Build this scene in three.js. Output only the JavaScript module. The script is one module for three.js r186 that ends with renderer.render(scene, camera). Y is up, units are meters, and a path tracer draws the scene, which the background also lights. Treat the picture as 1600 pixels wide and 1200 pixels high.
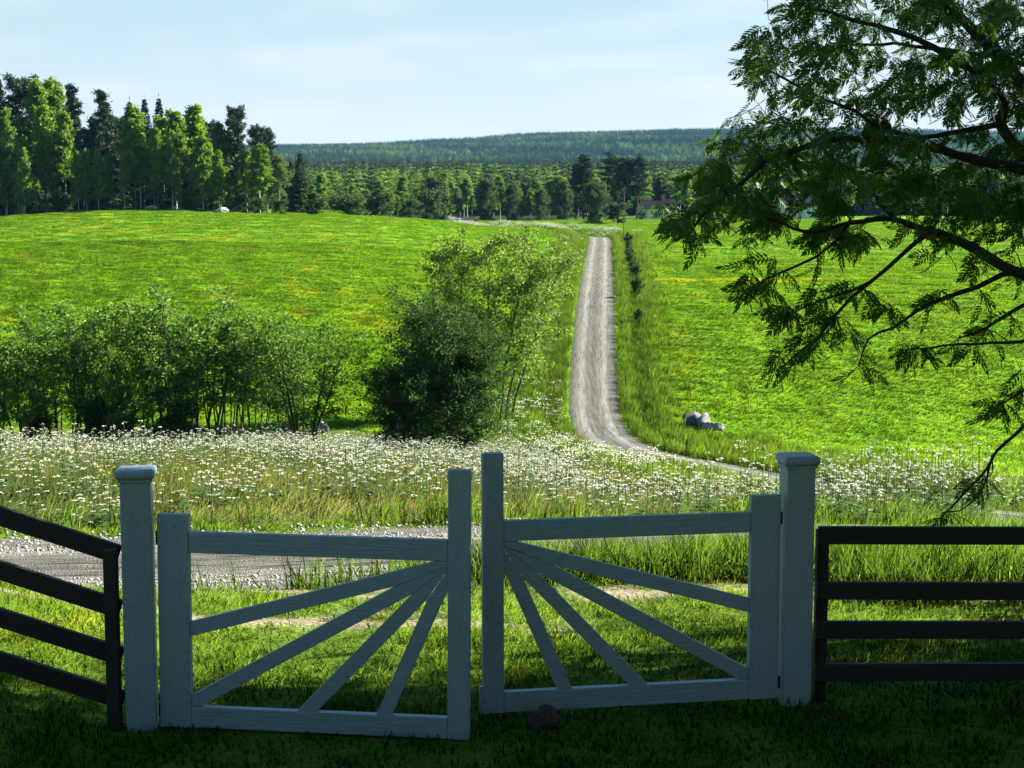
import * as THREE from 'three';
import { mergeGeometries, toCreasedNormals } from 'three/addons/utils/BufferGeometryUtils.js';
import { RoundedBoxGeometry } from 'three/addons/geometries/RoundedBoxGeometry.js';
import { createNoise2D, createNoise3D } from 'simplex-noise';

// ---------------------------------------------------------------- camera, sky, sun, exposure
const scene = new THREE.Scene();
const FOCAL = 2600, PITCH = Math.atan(300 / FOCAL), EYE = 2.41;
const camera = new THREE.PerspectiveCamera(2 * Math.atan(600 / FOCAL) * 180 / Math.PI, 4 / 3, 0.1, 12000);
camera.position.set(0, EYE, 0);
camera.rotation.x = -PITCH;
scene.add(camera);
const renderer = new THREE.WebGLRenderer({ antialias: true });
renderer.setSize(1024, 768);
renderer.toneMapping = THREE.LinearToneMapping;
renderer.toneMappingExposure = 5.2;
renderer.shadowMap.enabled = true;

const SUN_AZ = 66 * Math.PI / 180, SUN_EL = 28 * Math.PI / 180;   // ahead of the camera, well round to the right
const SUN = new THREE.Vector3(Math.sin(SUN_AZ) * Math.cos(SUN_EL), Math.sin(SUN_EL), -Math.cos(SUN_AZ) * Math.cos(SUN_EL));
const sun = new THREE.DirectionalLight(new THREE.Color().setRGB(1, 0.93, 0.8), 5);
sun.position.copy(SUN).multiplyScalar(400);
sun.castShadow = true;
sun.shadow.mapSize.set(4096, 4096);
Object.assign(sun.shadow.camera, { left: -160, right: 160, top: 160, bottom: -160, near: 1, far: 1200 });
sun.shadow.radius = 1;
scene.add(sun, sun.target);

function seeded(a) {
  return () => { a = (a + 0x6d2b79f5) | 0; let t = Math.imul(a ^ (a >>> 15), 1 | a); t = (t + Math.imul(t ^ (t >>> 7), 61 | t)) ^ t; return ((t ^ (t >>> 14)) >>> 0) / 4294967296; };
}
const noise2 = createNoise2D(seeded(11)), noise3 = createNoise3D(seeded(12));
const fbm = (x, y, n = 4) => { let s = 0, a = 0.5, f = 1; for (let i = 0; i < n; i++) { s += a * noise2(x * f + i * 17.3, y * f - i * 9.1); a *= 0.5; f *= 2.03; } return s; };
const clamp = (x, a = 0, b = 1) => Math.min(b, Math.max(a, x));
const lerp = (a, b, t) => a + (b - a) * t;
const smooth = (a, b, x) => { const t = clamp((x - a) / (b - a)); return t * t * (3 - 2 * t); };

{ // clear evening sky: pale near the horizon, blue above, faint cirrus
  const W = 1024, H = 512, data = new Float32Array(W * H * 4);
  for (let j = 0; j < H; j++) {
    const el = ((j + 0.5) / H - 0.5) * Math.PI, e = Math.max(0, el * 180 / Math.PI);
    for (let i = 0; i < W; i++) {
      const az = ((i + 0.5) / W - 0.5) * 2 * Math.PI;
      const x = Math.cos(el) * Math.cos(az), y = Math.sin(el), z = Math.cos(el) * Math.sin(az);
      const toSun = x * SUN.x + y * SUN.y + z * SUN.z;
      const glow = 1 + 0.22 * Math.pow(Math.max(0, 0.5 + 0.5 * toSun), 3);
      const r = lerp(0.006, 0.170, Math.exp(-e / 12.5)), g = lerp(0.022, 0.176, Math.exp(-e / 26)), b = lerp(0.07, 0.184, Math.exp(-e / 30));
      const w = Math.max(0, y) + 0.09, cx = x / w * 0.55, cz = z / w * 0.55;
      const c = smooth(0.02, 0.7, fbm(cx * 0.9 + cz * 0.5, cz * 2.6 - cx * 0.8, 5) + 0.12) * 0.55 * smooth(0, 0.03, y) * (1 - 0.6 * smooth(0.3, 0.9, y));
      const k = (j * W + i) * 4;
      data[k] = lerp(r * glow, 0.172 * glow, c); data[k + 1] = lerp(g * glow, 0.181 * glow, c); data[k + 2] = lerp(b * glow, 0.188 * glow, c); data[k + 3] = 1;
    }
  }
  const sky = new THREE.DataTexture(data, W, H, THREE.RGBAFormat, THREE.FloatType);
  sky.mapping = THREE.EquirectangularReflectionMapping;
  sky.magFilter = sky.minFilter = THREE.LinearFilter; sky.wrapS = THREE.RepeatWrapping;
  sky.needsUpdate = true;
  scene.background = sky; scene.environment = sky;
}
scene.fog = new THREE.FogExp2(new THREE.Color().setRGB(0.20, 0.54, 1.0), 0.000036);

// ---------------------------------------------------------------- helpers
function at(u, v, d) {                                   // a point of the photograph at the distance d ahead
  const a = (u - 800) / FOCAL, b = (600 - v) / FOCAL, t = d / (b * Math.sin(PITCH) + Math.cos(PITCH));
  return new THREE.Vector3(a * t, EYE + (b * Math.cos(PITCH) - Math.sin(PITCH)) * t, -d);
}
const xAt = (u, d) => (u - 800) / FOCAL * d * 1.0;
const used = {};
function numbered(name) { const n = used[name] = (used[name] ?? -1) + 1; return n ? `${name}_${String(n).padStart(3, '0')}` : name; }
function tag(o, label, category, group, kind) {
  o.userData.label = label;
  if (category) o.userData.category = category;
  if (group) o.userData.group = group;
  if (kind) o.userData.kind = kind;
  return o;
}
function lit(o) { o.castShadow = o.receiveShadow = true; return o; }
function mesh(name, geometry, material, parent) {
  const m = lit(new THREE.Mesh(geometry, material));
  m.name = parent ? name : numbered(name);
  (parent || scene).add(m);
  return m;
}
function base(name, x, y, z, turn = 0) {
  const g = new THREE.Group(); g.name = numbered(name); g.position.set(x, y, z); g.rotation.y = turn; scene.add(g);
  return g;
}
function copyOf(root, name) { const c = root.clone(); c.name = numbered(name); c.userData = {}; scene.add(c); return c; }
const lin = (r, g, b) => new THREE.Color().setRGB(r, g, b);

class Build {                                            // collects triangles with normals, uv and colours
  constructor() { this.p = []; this.n = []; this.t = []; this.c = []; this.i = []; }
  vert(x, y, z, nx, ny, nz, u, v, c) { this.p.push(x, y, z); this.n.push(nx, ny, nz); this.t.push(u, v); this.c.push(c[0], c[1], c[2]); return this.p.length / 3 - 1; }
  tube(pts, rad, sides, col) {
    let rows = [], along = 0;
    for (let k = 0; k < pts.length; k++) {
      const a = pts[Math.max(0, k - 1)], b = pts[Math.min(pts.length - 1, k + 1)];
      let tx = b[0] - a[0], ty = b[1] - a[1], tz = b[2] - a[2]; const l = Math.hypot(tx, ty, tz) || 1; tx /= l; ty /= l; tz /= l;
      let rx = 1, ry = 0, rz = 0; if (Math.abs(tx) > 0.8) { rx = 0; rz = 1; }
      let sx = ty * rz - tz * ry, sy = tz * rx - tx * rz, sz = tx * ry - ty * rx; const m = Math.hypot(sx, sy, sz); sx /= m; sy /= m; sz /= m;
      const qx = ty * sz - tz * sy, qy = tz * sx - tx * sz, qz = tx * sy - ty * sx;
      if (k) along += Math.hypot(pts[k][0] - pts[k - 1][0], pts[k][1] - pts[k - 1][1], pts[k][2] - pts[k - 1][2]);
      const row = [];
      for (let s = 0; s <= sides; s++) {
        const g = s / sides * Math.PI * 2, c = Math.cos(g), d = Math.sin(g), nx = sx * c + qx * d, ny = sy * c + qy * d, nz = sz * c + qz * d;
        row.push(this.vert(pts[k][0] + nx * rad[k], pts[k][1] + ny * rad[k], pts[k][2] + nz * rad[k], nx, ny, nz, s / sides * Math.max(1, Math.round(rad[0] * 6.28 / 0.25)), along, typeof col === 'function' ? col(k / (pts.length - 1)) : col));
      }
      rows.push(row);
    }
    for (let k = 1; k < rows.length; k++) for (let s = 0; s < sides; s++) {
      const a = rows[k - 1][s], b = rows[k - 1][s + 1], c = rows[k][s], d = rows[k][s + 1];
      this.i.push(a, b, d, a, d, c);
    }
  }
  leaf(x, y, z, dx, dy, dz, nx, ny, nz, len, wid, col) {   // a folded rhombus
    let sx = dy * nz - dz * ny, sy = dz * nx - dx * nz, sz = dx * ny - dy * nx; const m = Math.hypot(sx, sy, sz) || 1; sx /= m; sy /= m; sz /= m;
    const f = 0.18 * wid, h = 0.5 * wid, q = 0.45 * len;
    const a = this.vert(x, y, z, nx, ny, nz, 0, 0, col), b = this.vert(x + dx * q + sx * h + nx * f, y + dy * q + sy * h + ny * f, z + dz * q + sz * h + nz * f, nx - sx * 0.3, ny - sy * 0.3, nz - sz * 0.3, 1, 0.5, col);
    const c = this.vert(x + dx * len, y + dy * len, z + dz * len, nx, ny, nz, 0.5, 1, col), d = this.vert(x + dx * q - sx * h + nx * f, y + dy * q - sy * h + ny * f, z + dz * q - sz * h + nz * f, nx + sx * 0.3, ny + sy * 0.3, nz + sz * 0.3, 0, 0.5, col);
    this.i.push(a, b, c, a, c, d);
  }
  blade(x, z, h, w, turn, bend, col, y = 0) {              // an upright grass blade, two pieces and a tip
    const c = Math.cos(turn), s = Math.sin(turn), px = -s * w / 2, pz = c * w / 2, nx = c, nz = s;
    const m = (k, f) => [x + c * bend * k * k, y + h * k, z + s * bend * k * k, f];
    const A = m(0, 1), B = m(0.5, 0.85), C = m(1, 0);
    const v = [A, B].flatMap(([a, b, d, f]) => [this.vert(a - px * f, b, d - pz * f, nx, 0.35, nz, 0, 0, col), this.vert(a + px * f, b, d + pz * f, nx, 0.35, nz, 1, 0, col)]);
    const t = this.vert(C[0], C[1], C[2], nx, 0.35, nz, 0.5, 1, col);
    this.i.push(v[0], v[1], v[3], v[0], v[3], v[2], v[2], v[3], t);
  }
  geometry() {
    const g = new THREE.BufferGeometry();
    g.setAttribute('position', new THREE.Float32BufferAttribute(this.p, 3)); g.setAttribute('normal', new THREE.Float32BufferAttribute(this.n, 3));
    g.setAttribute('uv', new THREE.Float32BufferAttribute(this.t, 2)); g.setAttribute('color', new THREE.Float32BufferAttribute(this.c, 3));
    g.setIndex(this.i); return g;
  }
}
function dataTexture(size, fill, srgb = false) {           // fill(u, v) gives 0..1 values
  const h = size[1], w = size[0], d = new Uint8Array(w * h * 4);
  for (let j = 0; j < h; j++) for (let i = 0; i < w; i++) { const c = fill(i / w, j / h, i, j), k = (j * w + i) * 4; for (let q = 0; q < 3; q++) d[k + q] = clamp(c[q]) * 255; d[k + 3] = 255; }
  const t = new THREE.DataTexture(d, w, h); t.wrapS = t.wrapT = THREE.RepeatWrapping; t.magFilter = THREE.LinearFilter; t.minFilter = THREE.LinearMipmapLinearFilter; t.generateMipmaps = true;
  if (srgb) t.colorSpace = THREE.SRGBColorSpace;
  t.needsUpdate = true; return t;
}
// noise that repeats over the unit square
const tiled = (u, v, f, k = 0) => { const a = u * 2 * Math.PI, b = v * 2 * Math.PI, r = f / (2 * Math.PI); return noise3(Math.cos(a) * r + k, Math.sin(a) * r + Math.cos(b) * r * 1.31 + k, Math.sin(b) * r * 1.31 - k); };

// ---------------------------------------------------------------- lie of the land
function curve(points) {                                   // smooth interpolation through [at, value]
  const n = points.length, m = points.map((p, i) => { const a = points[Math.max(0, i - 1)], b = points[Math.min(n - 1, i + 1)]; return (b[1] - a[1]) / (b[0] - a[0]); });
  return (x) => {
    if (x <= points[0][0]) return points[0][1];
    if (x >= points[n - 1][0]) return points[n - 1][1];
    let i = 0; while (x > points[i + 1][0]) i++;
    const [a, A] = points[i], [b, B] = points[i + 1], h = b - a, t = (x - a) / h, t2 = t * t, t3 = t2 * t;
    return (2 * t3 - 3 * t2 + 1) * A + (t3 - 2 * t2 + t) * h * m[i] + (-2 * t3 + 3 * t2) * B + (t3 - t2) * h * m[i + 1];
  };
}
const FAR = [[147, 8.9], [190, 7.5], [228, 6.6], [260, 6.5], [300, 6.65], [330, 6.6], [360, 6.4], [420, 6.4], [500, 5.2], [700, 1.2], [1000, -5], [1300, -9]];
const dropLeft = curve([[-60, 1.6], [-5, 1.75], [3, 2.2], [5, 2.39], [7, 2.47], [8, 2.485], [10, 2.68], [13, 3.03], [17, 3.5], [23, 4.2], [30, 5.3], [45, 7.45], [55, 8.95], [65, 10.5], [80, 12.5], [92, 13.1], [105, 12.6], [128, 10.5], ...FAR]);
const dropRight = curve([[-60, 1.6], [-5, 1.75], [3, 2.2], [5, 2.39], [7, 2.47], [8, 2.485], [10, 2.68], [13, 3.03], [17, 3.6], [20, 4.2], [30, 5.95], [38, 7.25], [52, 9.3], [65, 11.1], [78, 12.7], [88, 13.55], [95, 13.7], [102, 13.4], [110, 12.6], [128, 10.4], ...FAR]);
const hillRaise = curve([[-140, 0.6], [-105, 1.6], [-82, 3.0], [-60, 4.3], [-37, 3.1], [-20, 2.55], [-10, 1.7], [-5, 1.0], [0, 0.85], [6, 0.7], [12, 0]]);
const ridge = curve([[-3000, 60], [-1200, 74], [-450, 76], [-130, 84], [70, 98], [300, 106], [700, 104], [1100, 96], [3000, 90]]);
function wild(x, d) {                                      // height of the ground before the road is cut in
  const side = smooth(-7, 4, x - Math.max(0, (30 - d)) * 0.25);
  let y = EYE - lerp(dropLeft(d), dropRight(d), side);
  if (d > 95) y += hillRaise(x / Math.max(1, d / 260)) * smooth(100, lerp(250, 300, smooth(-30, -65, x)), d) * (1 - smooth(x < -30 ? 330 : 268, x < -30 ? 420 : 320, d));
  if (d > 1200) { const r = ridge(x); y += (r - 9) * Math.pow(smooth(1200, 3300, d), 1.25) * (1 - 0.8 * smooth(3350, 6000, d)); y += 9 * fbm(x / 600, d / 600, 3) * smooth(1200, 1800, d); }
  y += (0.17 * smooth(-1.75, -2.6, x) + 0.5 * smooth(-2.5, -4.4, x)) * smooth(3, 6, d) * (1 - smooth(9, 12.5, d));
  const far = smooth(6, 60, d);
  y += fbm(x / 9, d / 9, 3) * lerp(0.035, 0.22, far) * (d > 700 ? 1 + d / 700 : 1);
  return y;
}
const ROAD = [[-40, 13.6], [-24, 13.8], [-16, 13.5], [-10, 13.5], [-6, 13.7], [-3, 14.3], [-0.6, 15.5], [2.6, 17.4], [5.6, 19.4], [8.3, 23], [9.4, 29], [9.2, 38], [9.1, 52], [9.1, 65], [8.5, 74], [7.4, 80], [6.2, 85], [5.45, 90], [5.1, 95], [5.1, 102], [5.4, 110], [6.35, 128], [7.45, 147], [9.9, 190], [12, 228], [12.6, 250], [10, 280], [2, 312], [-5.4, 334], [-10.5, 370], [-15, 420], [-24, 470]];
const roadPath = new THREE.CatmullRomCurve3(ROAD.map(([x, d]) => new THREE.Vector3(x, 0, -d)), false, 'centripetal');
const ROAD_N = 520;
const roadPts = roadPath.getSpacedPoints(ROAD_N).map((p) => ({ x: p.x, d: -p.z, y: 0 }));
roadPts.forEach((p) => { p.y = wild(p.x, p.d) - 0.04 - 0.8 * smooth(240, 262, p.d) * (1 - smooth(300, 326, p.d)); });
{ const ys = roadPts.map((p) => p.y); roadPts.forEach((p, i) => { let s = 0, n = 0; for (let k = -6; k <= 6; k++) { const q = ys[i + k]; if (q !== undefined) { s += q; n++; } } p.y = s / n; }); }
const roadHalf = (d) => lerp(1.4, 1.62, smooth(20, 60, d));
const roadGrid = {};
roadPts.forEach((p, i) => { const k = Math.floor(p.x / 8) + ',' + Math.floor(p.d / 8); (roadGrid[k] ||= []).push(i); });
function nearRoad(x, d) {                                  // [distance to the middle of the road, its height there, which side]
  const gx = Math.floor(x / 8), gd = Math.floor(d / 8); let best = 1e9, at_ = -1;
  for (let a = -1; a <= 1; a++) for (let b = -1; b <= 1; b++) for (const i of roadGrid[(gx + a) + ',' + (gd + b)] || []) { const p = roadPts[i], q = (p.x - x) ** 2 + (p.d - d) ** 2; if (q < best) { best = q; at_ = i; } }
  if (at_ < 0) return null;
  const p = roadPts[at_], q = roadPts[Math.min(ROAD_N, at_ + 1)], o = roadPts[Math.max(0, at_ - 1)];
  const tx = q.x - o.x, td = q.d - o.d, l = Math.hypot(tx, td), across = ((x - p.x) * td - (d - p.d) * tx) / l, along = ((x - p.x) * tx + (d - p.d) * td) / l;
  const y = p.y + (along > 0 ? (q.y - p.y) * clamp(along / Math.max(1e-3, Math.hypot(q.x - p.x, q.d - p.d))) : (o.y - p.y) * clamp(-along / Math.max(1e-3, Math.hypot(o.x - p.x, o.d - p.d))));
  return [Math.abs(across) + (at_ === 0 || at_ === ROAD_N ? Math.abs(along) : 0), y, Math.sign(across)];
}
function ground(x, d) {
  let y = wild(x, d);
  if (d > 9 && d < 480) {
    const r = nearRoad(x, d);
    if (r) {
      const w = roadHalf(d), k = 1 - smooth(w + 0.2, w + (d < 22 ? 1.2 : 3.2), r[0]);
      y = lerp(y, r[1], k);
      if (d > 24) y -= (r[2] > 0 ? 0.42 : 0.25) * Math.exp(-(((r[0] - w - 1.3) / 0.6) ** 2)) * smooth(24, 34, d);
    }
  }
  return y;
}

// ---------------------------------------------------------------- ground sheet
const wornTrack = (x, d) => {                              // bare wheel ruts in the lawn outside the gate, patchy
  const a = 11.9 - 0.02 * x + 0.35 * fbm(x * 0.25, 3), b = 10.35 - 0.06 * x + 0.3 * fbm(x * 0.25, 8);
  const n = fbm(x * 1.1, d * 2.2, 4);
  const ra = Math.exp(-(((d - a) / 0.4) ** 2)) * smooth(-0.35, 0.25, n), rb = Math.exp(-(((d - b) / 0.36) ** 2)) * smooth(-0.25, 0.3, n) * (1 - smooth(-0.2, 0.8, x));
  return clamp(Math.max(ra, rb) * 1.9);
};
const inWood = (x, d) => smooth(252, 262, d + 6 * noise2(x / 25, 4)) * (1 - smooth(-44, -30, x * 260 / Math.max(d, 200))) + smooth(372, 392, d + 10 * noise2(x / 40, 2)) * (1 - smooth(0, 30, x - 10) * (1 - smooth(430, 445, d)));
const yellowField = (x, d) => {                            // where dandelions and buttercups stand thick in the fields
  const n = fbm(x / 7 + 40, d / 16, 4), m = fbm(x / 26, d / 40 + 9, 3);
  let k = x < 4 ? smooth(0.24, 0.55, n + 0.55 * m) * 0.65 : smooth(0.28, 0.6, n + 0.3 * m) * 0.4;
  if (x > 12) k = Math.max(k, Math.exp(-(((d - 158 - 0.15 * (x - 14)) / 2.6) ** 2)) * 1.4 * smooth(-0.5, 0.1, n) * (1 - smooth(26, 34, x)));
  if (x > 7) k = Math.max(k, 0.8 * Math.exp(-(((x - (10.5 + (d - 100) * 0.1)) / 1.2) ** 2)) * smooth(-0.3, 0.4, n) * smooth(95, 104, d) * (1 - smooth(125, 140, d)));
  if (x > 10) k = Math.max(k, 0.7 * Math.exp(-(((d - (91 - (x - 11) * 0.5)) / 3) ** 2)) * smooth(-0.25, 0.5, n));
  return clamp(k);
};
const C = {
  lawn: [0.075, 0.135, 0.012], soil: [0.23, 0.195, 0.14], meadow: [0.075, 0.105, 0.025], field: [0.14, 0.275, 0.004], fieldDark: [0.105, 0.235, 0.005],
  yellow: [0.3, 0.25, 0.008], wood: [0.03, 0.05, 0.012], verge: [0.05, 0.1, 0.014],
};
const mixc = (a, b, t) => [lerp(a[0], b[0], t), lerp(a[1], b[1], t), lerp(a[2], b[2], t)];
function groundColor(x, d) {
  const n = fbm(x / 1.3, d / 1.3, 3), m = fbm(x / 14, d / 22 + 5, 3);
  let c;
  if (d < 120) {
    c = mixc(C.lawn, C.meadow, smooth(16, 19, d));
    c = mixc(c, mixc(C.field, C.fieldDark, clamp(0.5 + m)), smooth(88, 96, d + (x > 8 ? 6 : 0)));
    c = mixc(c, C.soil, wornTrack(x, d));
  } else if (d < 480) {
    c = mixc(C.field, C.fieldDark, clamp(0.45 + 0.9 * m));
    c = mixc(c, C.yellow, yellowField(x, d) * 0.75);
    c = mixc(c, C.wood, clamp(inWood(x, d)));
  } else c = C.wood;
  const f = 1 + (d > 90 ? 0.16 : 0.35) * n;
  return [c[0] * f, c[1] * f, c[2] * f];
}
const grassGrain = dataTexture([512, 512], (u, v) => { const a = 0.5 + 0.5 * tiled(u, v, 60), b = 0.5 + 0.5 * tiled(u, v, 24, 5), c = 0.5 + 0.5 * tiled(u, v, 7, 9), s = 0.62 + 0.2 * a + 0.22 * b + 0.12 * (c - 0.5); return [s, s, s * 0.95]; });
{
  const az = [], R = [];
  for (let a = -180; a < -24; a += 4) az.push(a);
  for (let a = -24; a <= 24.001; a += 0.16) az.push(a);
  for (let a = 28; a <= 180; a += 4) az.push(a);
  for (let r = 0.4; r < 9000; r *= r < 500 ? 1.0125 : 1.03) R.push(r);
  R.push(9500);
  const nA = az.length, nR = R.length, p = new Float32Array((nA * nR + 1) * 3), c = new Float32Array((nA * nR + 1) * 3), t = new Float32Array((nA * nR + 1) * 2), idx = [];
  for (let j = 0; j < nR; j++) for (let i = 0; i < nA; i++) {
    const a = az[i] * Math.PI / 180, x = Math.sin(a) * R[j], d = Math.cos(a) * R[j], k = j * nA + i, q = groundColor(x, d);
    p[k * 3] = x; p[k * 3 + 1] = ground(x, d); p[k * 3 + 2] = -d; c.set(q, k * 3); t[k * 2] = x / 2.5; t[k * 2 + 1] = d / 2.5;
    if (j && i) idx.push(k, k - nA, k - 1 - nA, k, k - 1 - nA, k - 1);
    if (!j && i) idx.push(nA * nR, k, k - 1);
  }
  const e = nA * nR; p[e * 3 + 1] = ground(0, 0); c.set(C.lawn, e * 3);
  const g = new THREE.BufferGeometry();
  g.setAttribute('position', new THREE.BufferAttribute(p, 3)); g.setAttribute('color', new THREE.BufferAttribute(c, 3)); g.setAttribute('uv', new THREE.BufferAttribute(t, 2));
  g.setIndex(idx); g.computeVertexNormals();
  if (g.attributes.normal.array[1] < 0) { for (let i = 0; i < idx.length; i += 3) { const s = idx[i]; idx[i] = idx[i + 1]; idx[i + 1] = s; } g.setIndex(idx); g.computeVertexNormals(); }
  const m = mesh('ground', g, new THREE.MeshPhysicalMaterial({ vertexColors: true, map: grassGrain, bumpMap: grassGrain, bumpScale: 0.05, roughness: 1, specularIntensity: 0.08 }));
  tag(m, 'green sloping ground with lawn, meadow and grass fields rising to wooded hills', null, null, 'structure');
}

// ---------------------------------------------------------------- gravel road
const gravelMap = dataTexture([256, 2048], (u, v) => {     // u across, v along 64 m
  const n = tiled(u, v, 90, 2), f = tiled(u * 1, v, 220, 7), m = tiled(u, v, 14, 4), e = Math.abs(u - 0.5) * 2;
  const wob = 0.05 * tiled(0.3, v, 9, 1), track = Math.exp(-(((e + wob - 0.47) / 0.15) ** 2));
  let s = 0.385 + 0.06 * n + 0.09 * f + 0.05 * m + 0.09 * track - 0.07 * Math.exp(-((e / 0.16) ** 2)) - 0.05 * Math.exp(-(((e + wob - 0.27) / 0.03) ** 2)) - 0.04 * Math.exp(-(((e - wob - 0.63) / 0.03) ** 2));
  s -= 0.16 * smooth(0.3, 0.75, tiled(u, v, 26, 11)) * smooth(0.2, 0.6, tiled(0.5, v, 6, 3));
  const edge = smooth(0.80, 1.0, e + 0.22 * n + 0.1 * m);
  return [lerp(s, 0.27, edge), lerp(s * 0.99, 0.275, edge), lerp(s * 0.945, 0.24, edge)];
}, true);
const gravelBump = dataTexture([512, 512], (u, v) => { const s = 0.5 + 0.3 * tiled(u, v, 120, 3) + 0.2 * tiled(u, v, 50, 8); return [s, s, s]; });
{
  const S = 12, p = [], t = [], idx = []; let along = 0;
  roadPts.forEach((q, i) => {
    const a = roadPts[Math.max(0, i - 1)], b = roadPts[Math.min(ROAD_N, i + 1)], tx = b.x - a.x, td = b.d - a.d, l = Math.hypot(tx, td);
    if (i) along += Math.hypot(q.x - a.x, q.d - a.d);
    for (let s = 0; s <= S; s++) {
      const w = roadHalf(q.d), ragged = (s === 0 || s === S) ? 0.18 * fbm(along / 1.4, s, 3) : 0, e = (s / S - 0.5) * 2 * (w + ragged);
      const rut = -0.025 * Math.exp(-(((Math.abs(e) - w * 0.47) / 0.28) ** 2));
      p.push(q.x + e * td / l, q.y + 0.045 + 0.03 * (1 - (e / w) ** 2) + rut - (s === 0 || s === S ? 0.05 : 0), -(q.d - e * tx / l));
      t.push(s / S, along / 64);
      if (i && s) { const k = i * (S + 1) + s; idx.push(k, k - 1, k - S - 2, k, k - S - 2, k - S - 1); }
    }
  });
  const g = new THREE.BufferGeometry();
  g.setAttribute('position', new THREE.Float32BufferAttribute(p, 3)); g.setAttribute('uv', new THREE.Float32BufferAttribute(t, 2)); g.setIndex(idx); g.computeVertexNormals();
  if (g.attributes.normal.array[1] < 0) { for (let i = 0; i < idx.length; i += 3) { const s = idx[i]; idx[i] = idx[i + 1]; idx[i + 1] = s; } g.setIndex(idx); g.computeVertexNormals(); }
  const bump = gravelBump; bump.repeat.set(2, 40);
  const m = mesh('gravel_road', g, new THREE.MeshPhysicalMaterial({ map: gravelMap, bumpMap: bump, bumpScale: 0.03, roughness: 1, specularIntensity: 0.3 }));
  tag(m, 'grey gravel road winding past the gate, down through the dip and up between the fields', null, null, 'structure');
}

// ---------------------------------------------------------------- grass, flowers and stones of the ground cover (nobody could count them)
const leafy = (o = {}) => new THREE.MeshPhysicalMaterial({ vertexColors: true, side: THREE.DoubleSide, roughness: 0.9, specularIntensity: 0.07, transmission: 0.48, thickness: 0, ...o });
function scatter(name, label, geometry, material, list) {   // list of [x, y, z, turn, scale, height scale, colour]
  const m = lit(new THREE.InstancedMesh(geometry, material, list.length)); m.name = numbered(name);
  const M = new THREE.Matrix4(), Q = new THREE.Quaternion(), Y = new THREE.Vector3(0, 1, 0), col = new THREE.Color();
  list.forEach(([x, y, z, turn, s, h, c], i) => {
    M.compose(new THREE.Vector3(x, y, z), Q.setFromAxisAngle(Y, turn), new THREE.Vector3(s, h, s)); m.setMatrixAt(i, M);
    m.setColorAt(i, col.setRGB(c[0], c[1], c[2]));
  });
  scene.add(m); tag(m, label, null, null, 'stuff'); return m;
}
function tuft(seed, n, rad, hMin, hMax, w, bend, cols) {
  const r = seeded(seed), b = new Build();
  for (let k = 0; k < n; k++) {
    const a = r() * 6.283, q = Math.sqrt(r()) * rad, c = cols[Math.floor(r() * cols.length)], f = 0.75 + 0.5 * r();
    b.blade(Math.cos(a) * q, Math.sin(a) * q, lerp(hMin, hMax, r()), w * (0.7 + 0.6 * r()), a + (r() - 0.5) * 3, bend * (0.3 + r()), [c[0] * f, c[1] * f, c[2] * f]);
  }
  return b.geometry();
}
const GREEN = [[0.115, 0.21, 0.012], [0.095, 0.19, 0.014], [0.15, 0.23, 0.016], [0.085, 0.165, 0.014]];
const STRAW = [[0.17, 0.15, 0.06], [0.14, 0.14, 0.045]];
const inView = (x, d, m = 1.5) => Math.abs(x) < d * 0.345 + m;
function spots(seed, x0, x1, d0, d1, n, keep) {
  const r = seeded(seed), out = [];
  for (let k = 0; k < n; k++) { const d = lerp(d0, d1, r()), x = lerp(x0, x1, r()); const q = r(); if (keep(x, d, q, r)) out.push([x, d, r(), r(), r()]); }
  return out;
}
const onRoad = (x, d, extra = 0) => { if (d < 11 || d > 475) return false; const r = nearRoad(x, d); return r && r[0] < roadHalf(d) + extra; };
const roadGap = (x, d) => { if (d < 11 || d > 475) return 99; const r = nearRoad(x, d); return r ? r[0] - roadHalf(d) : 99; };
const bankTall = (x, d) => smooth(-1.7, -0.6, x + 0.6 * noise2(x, d)) * smooth(12.0, 12.9, d + 0.4 * noise2(x * 0.8, 7));   // rough grass left standing between lawn and road

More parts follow.
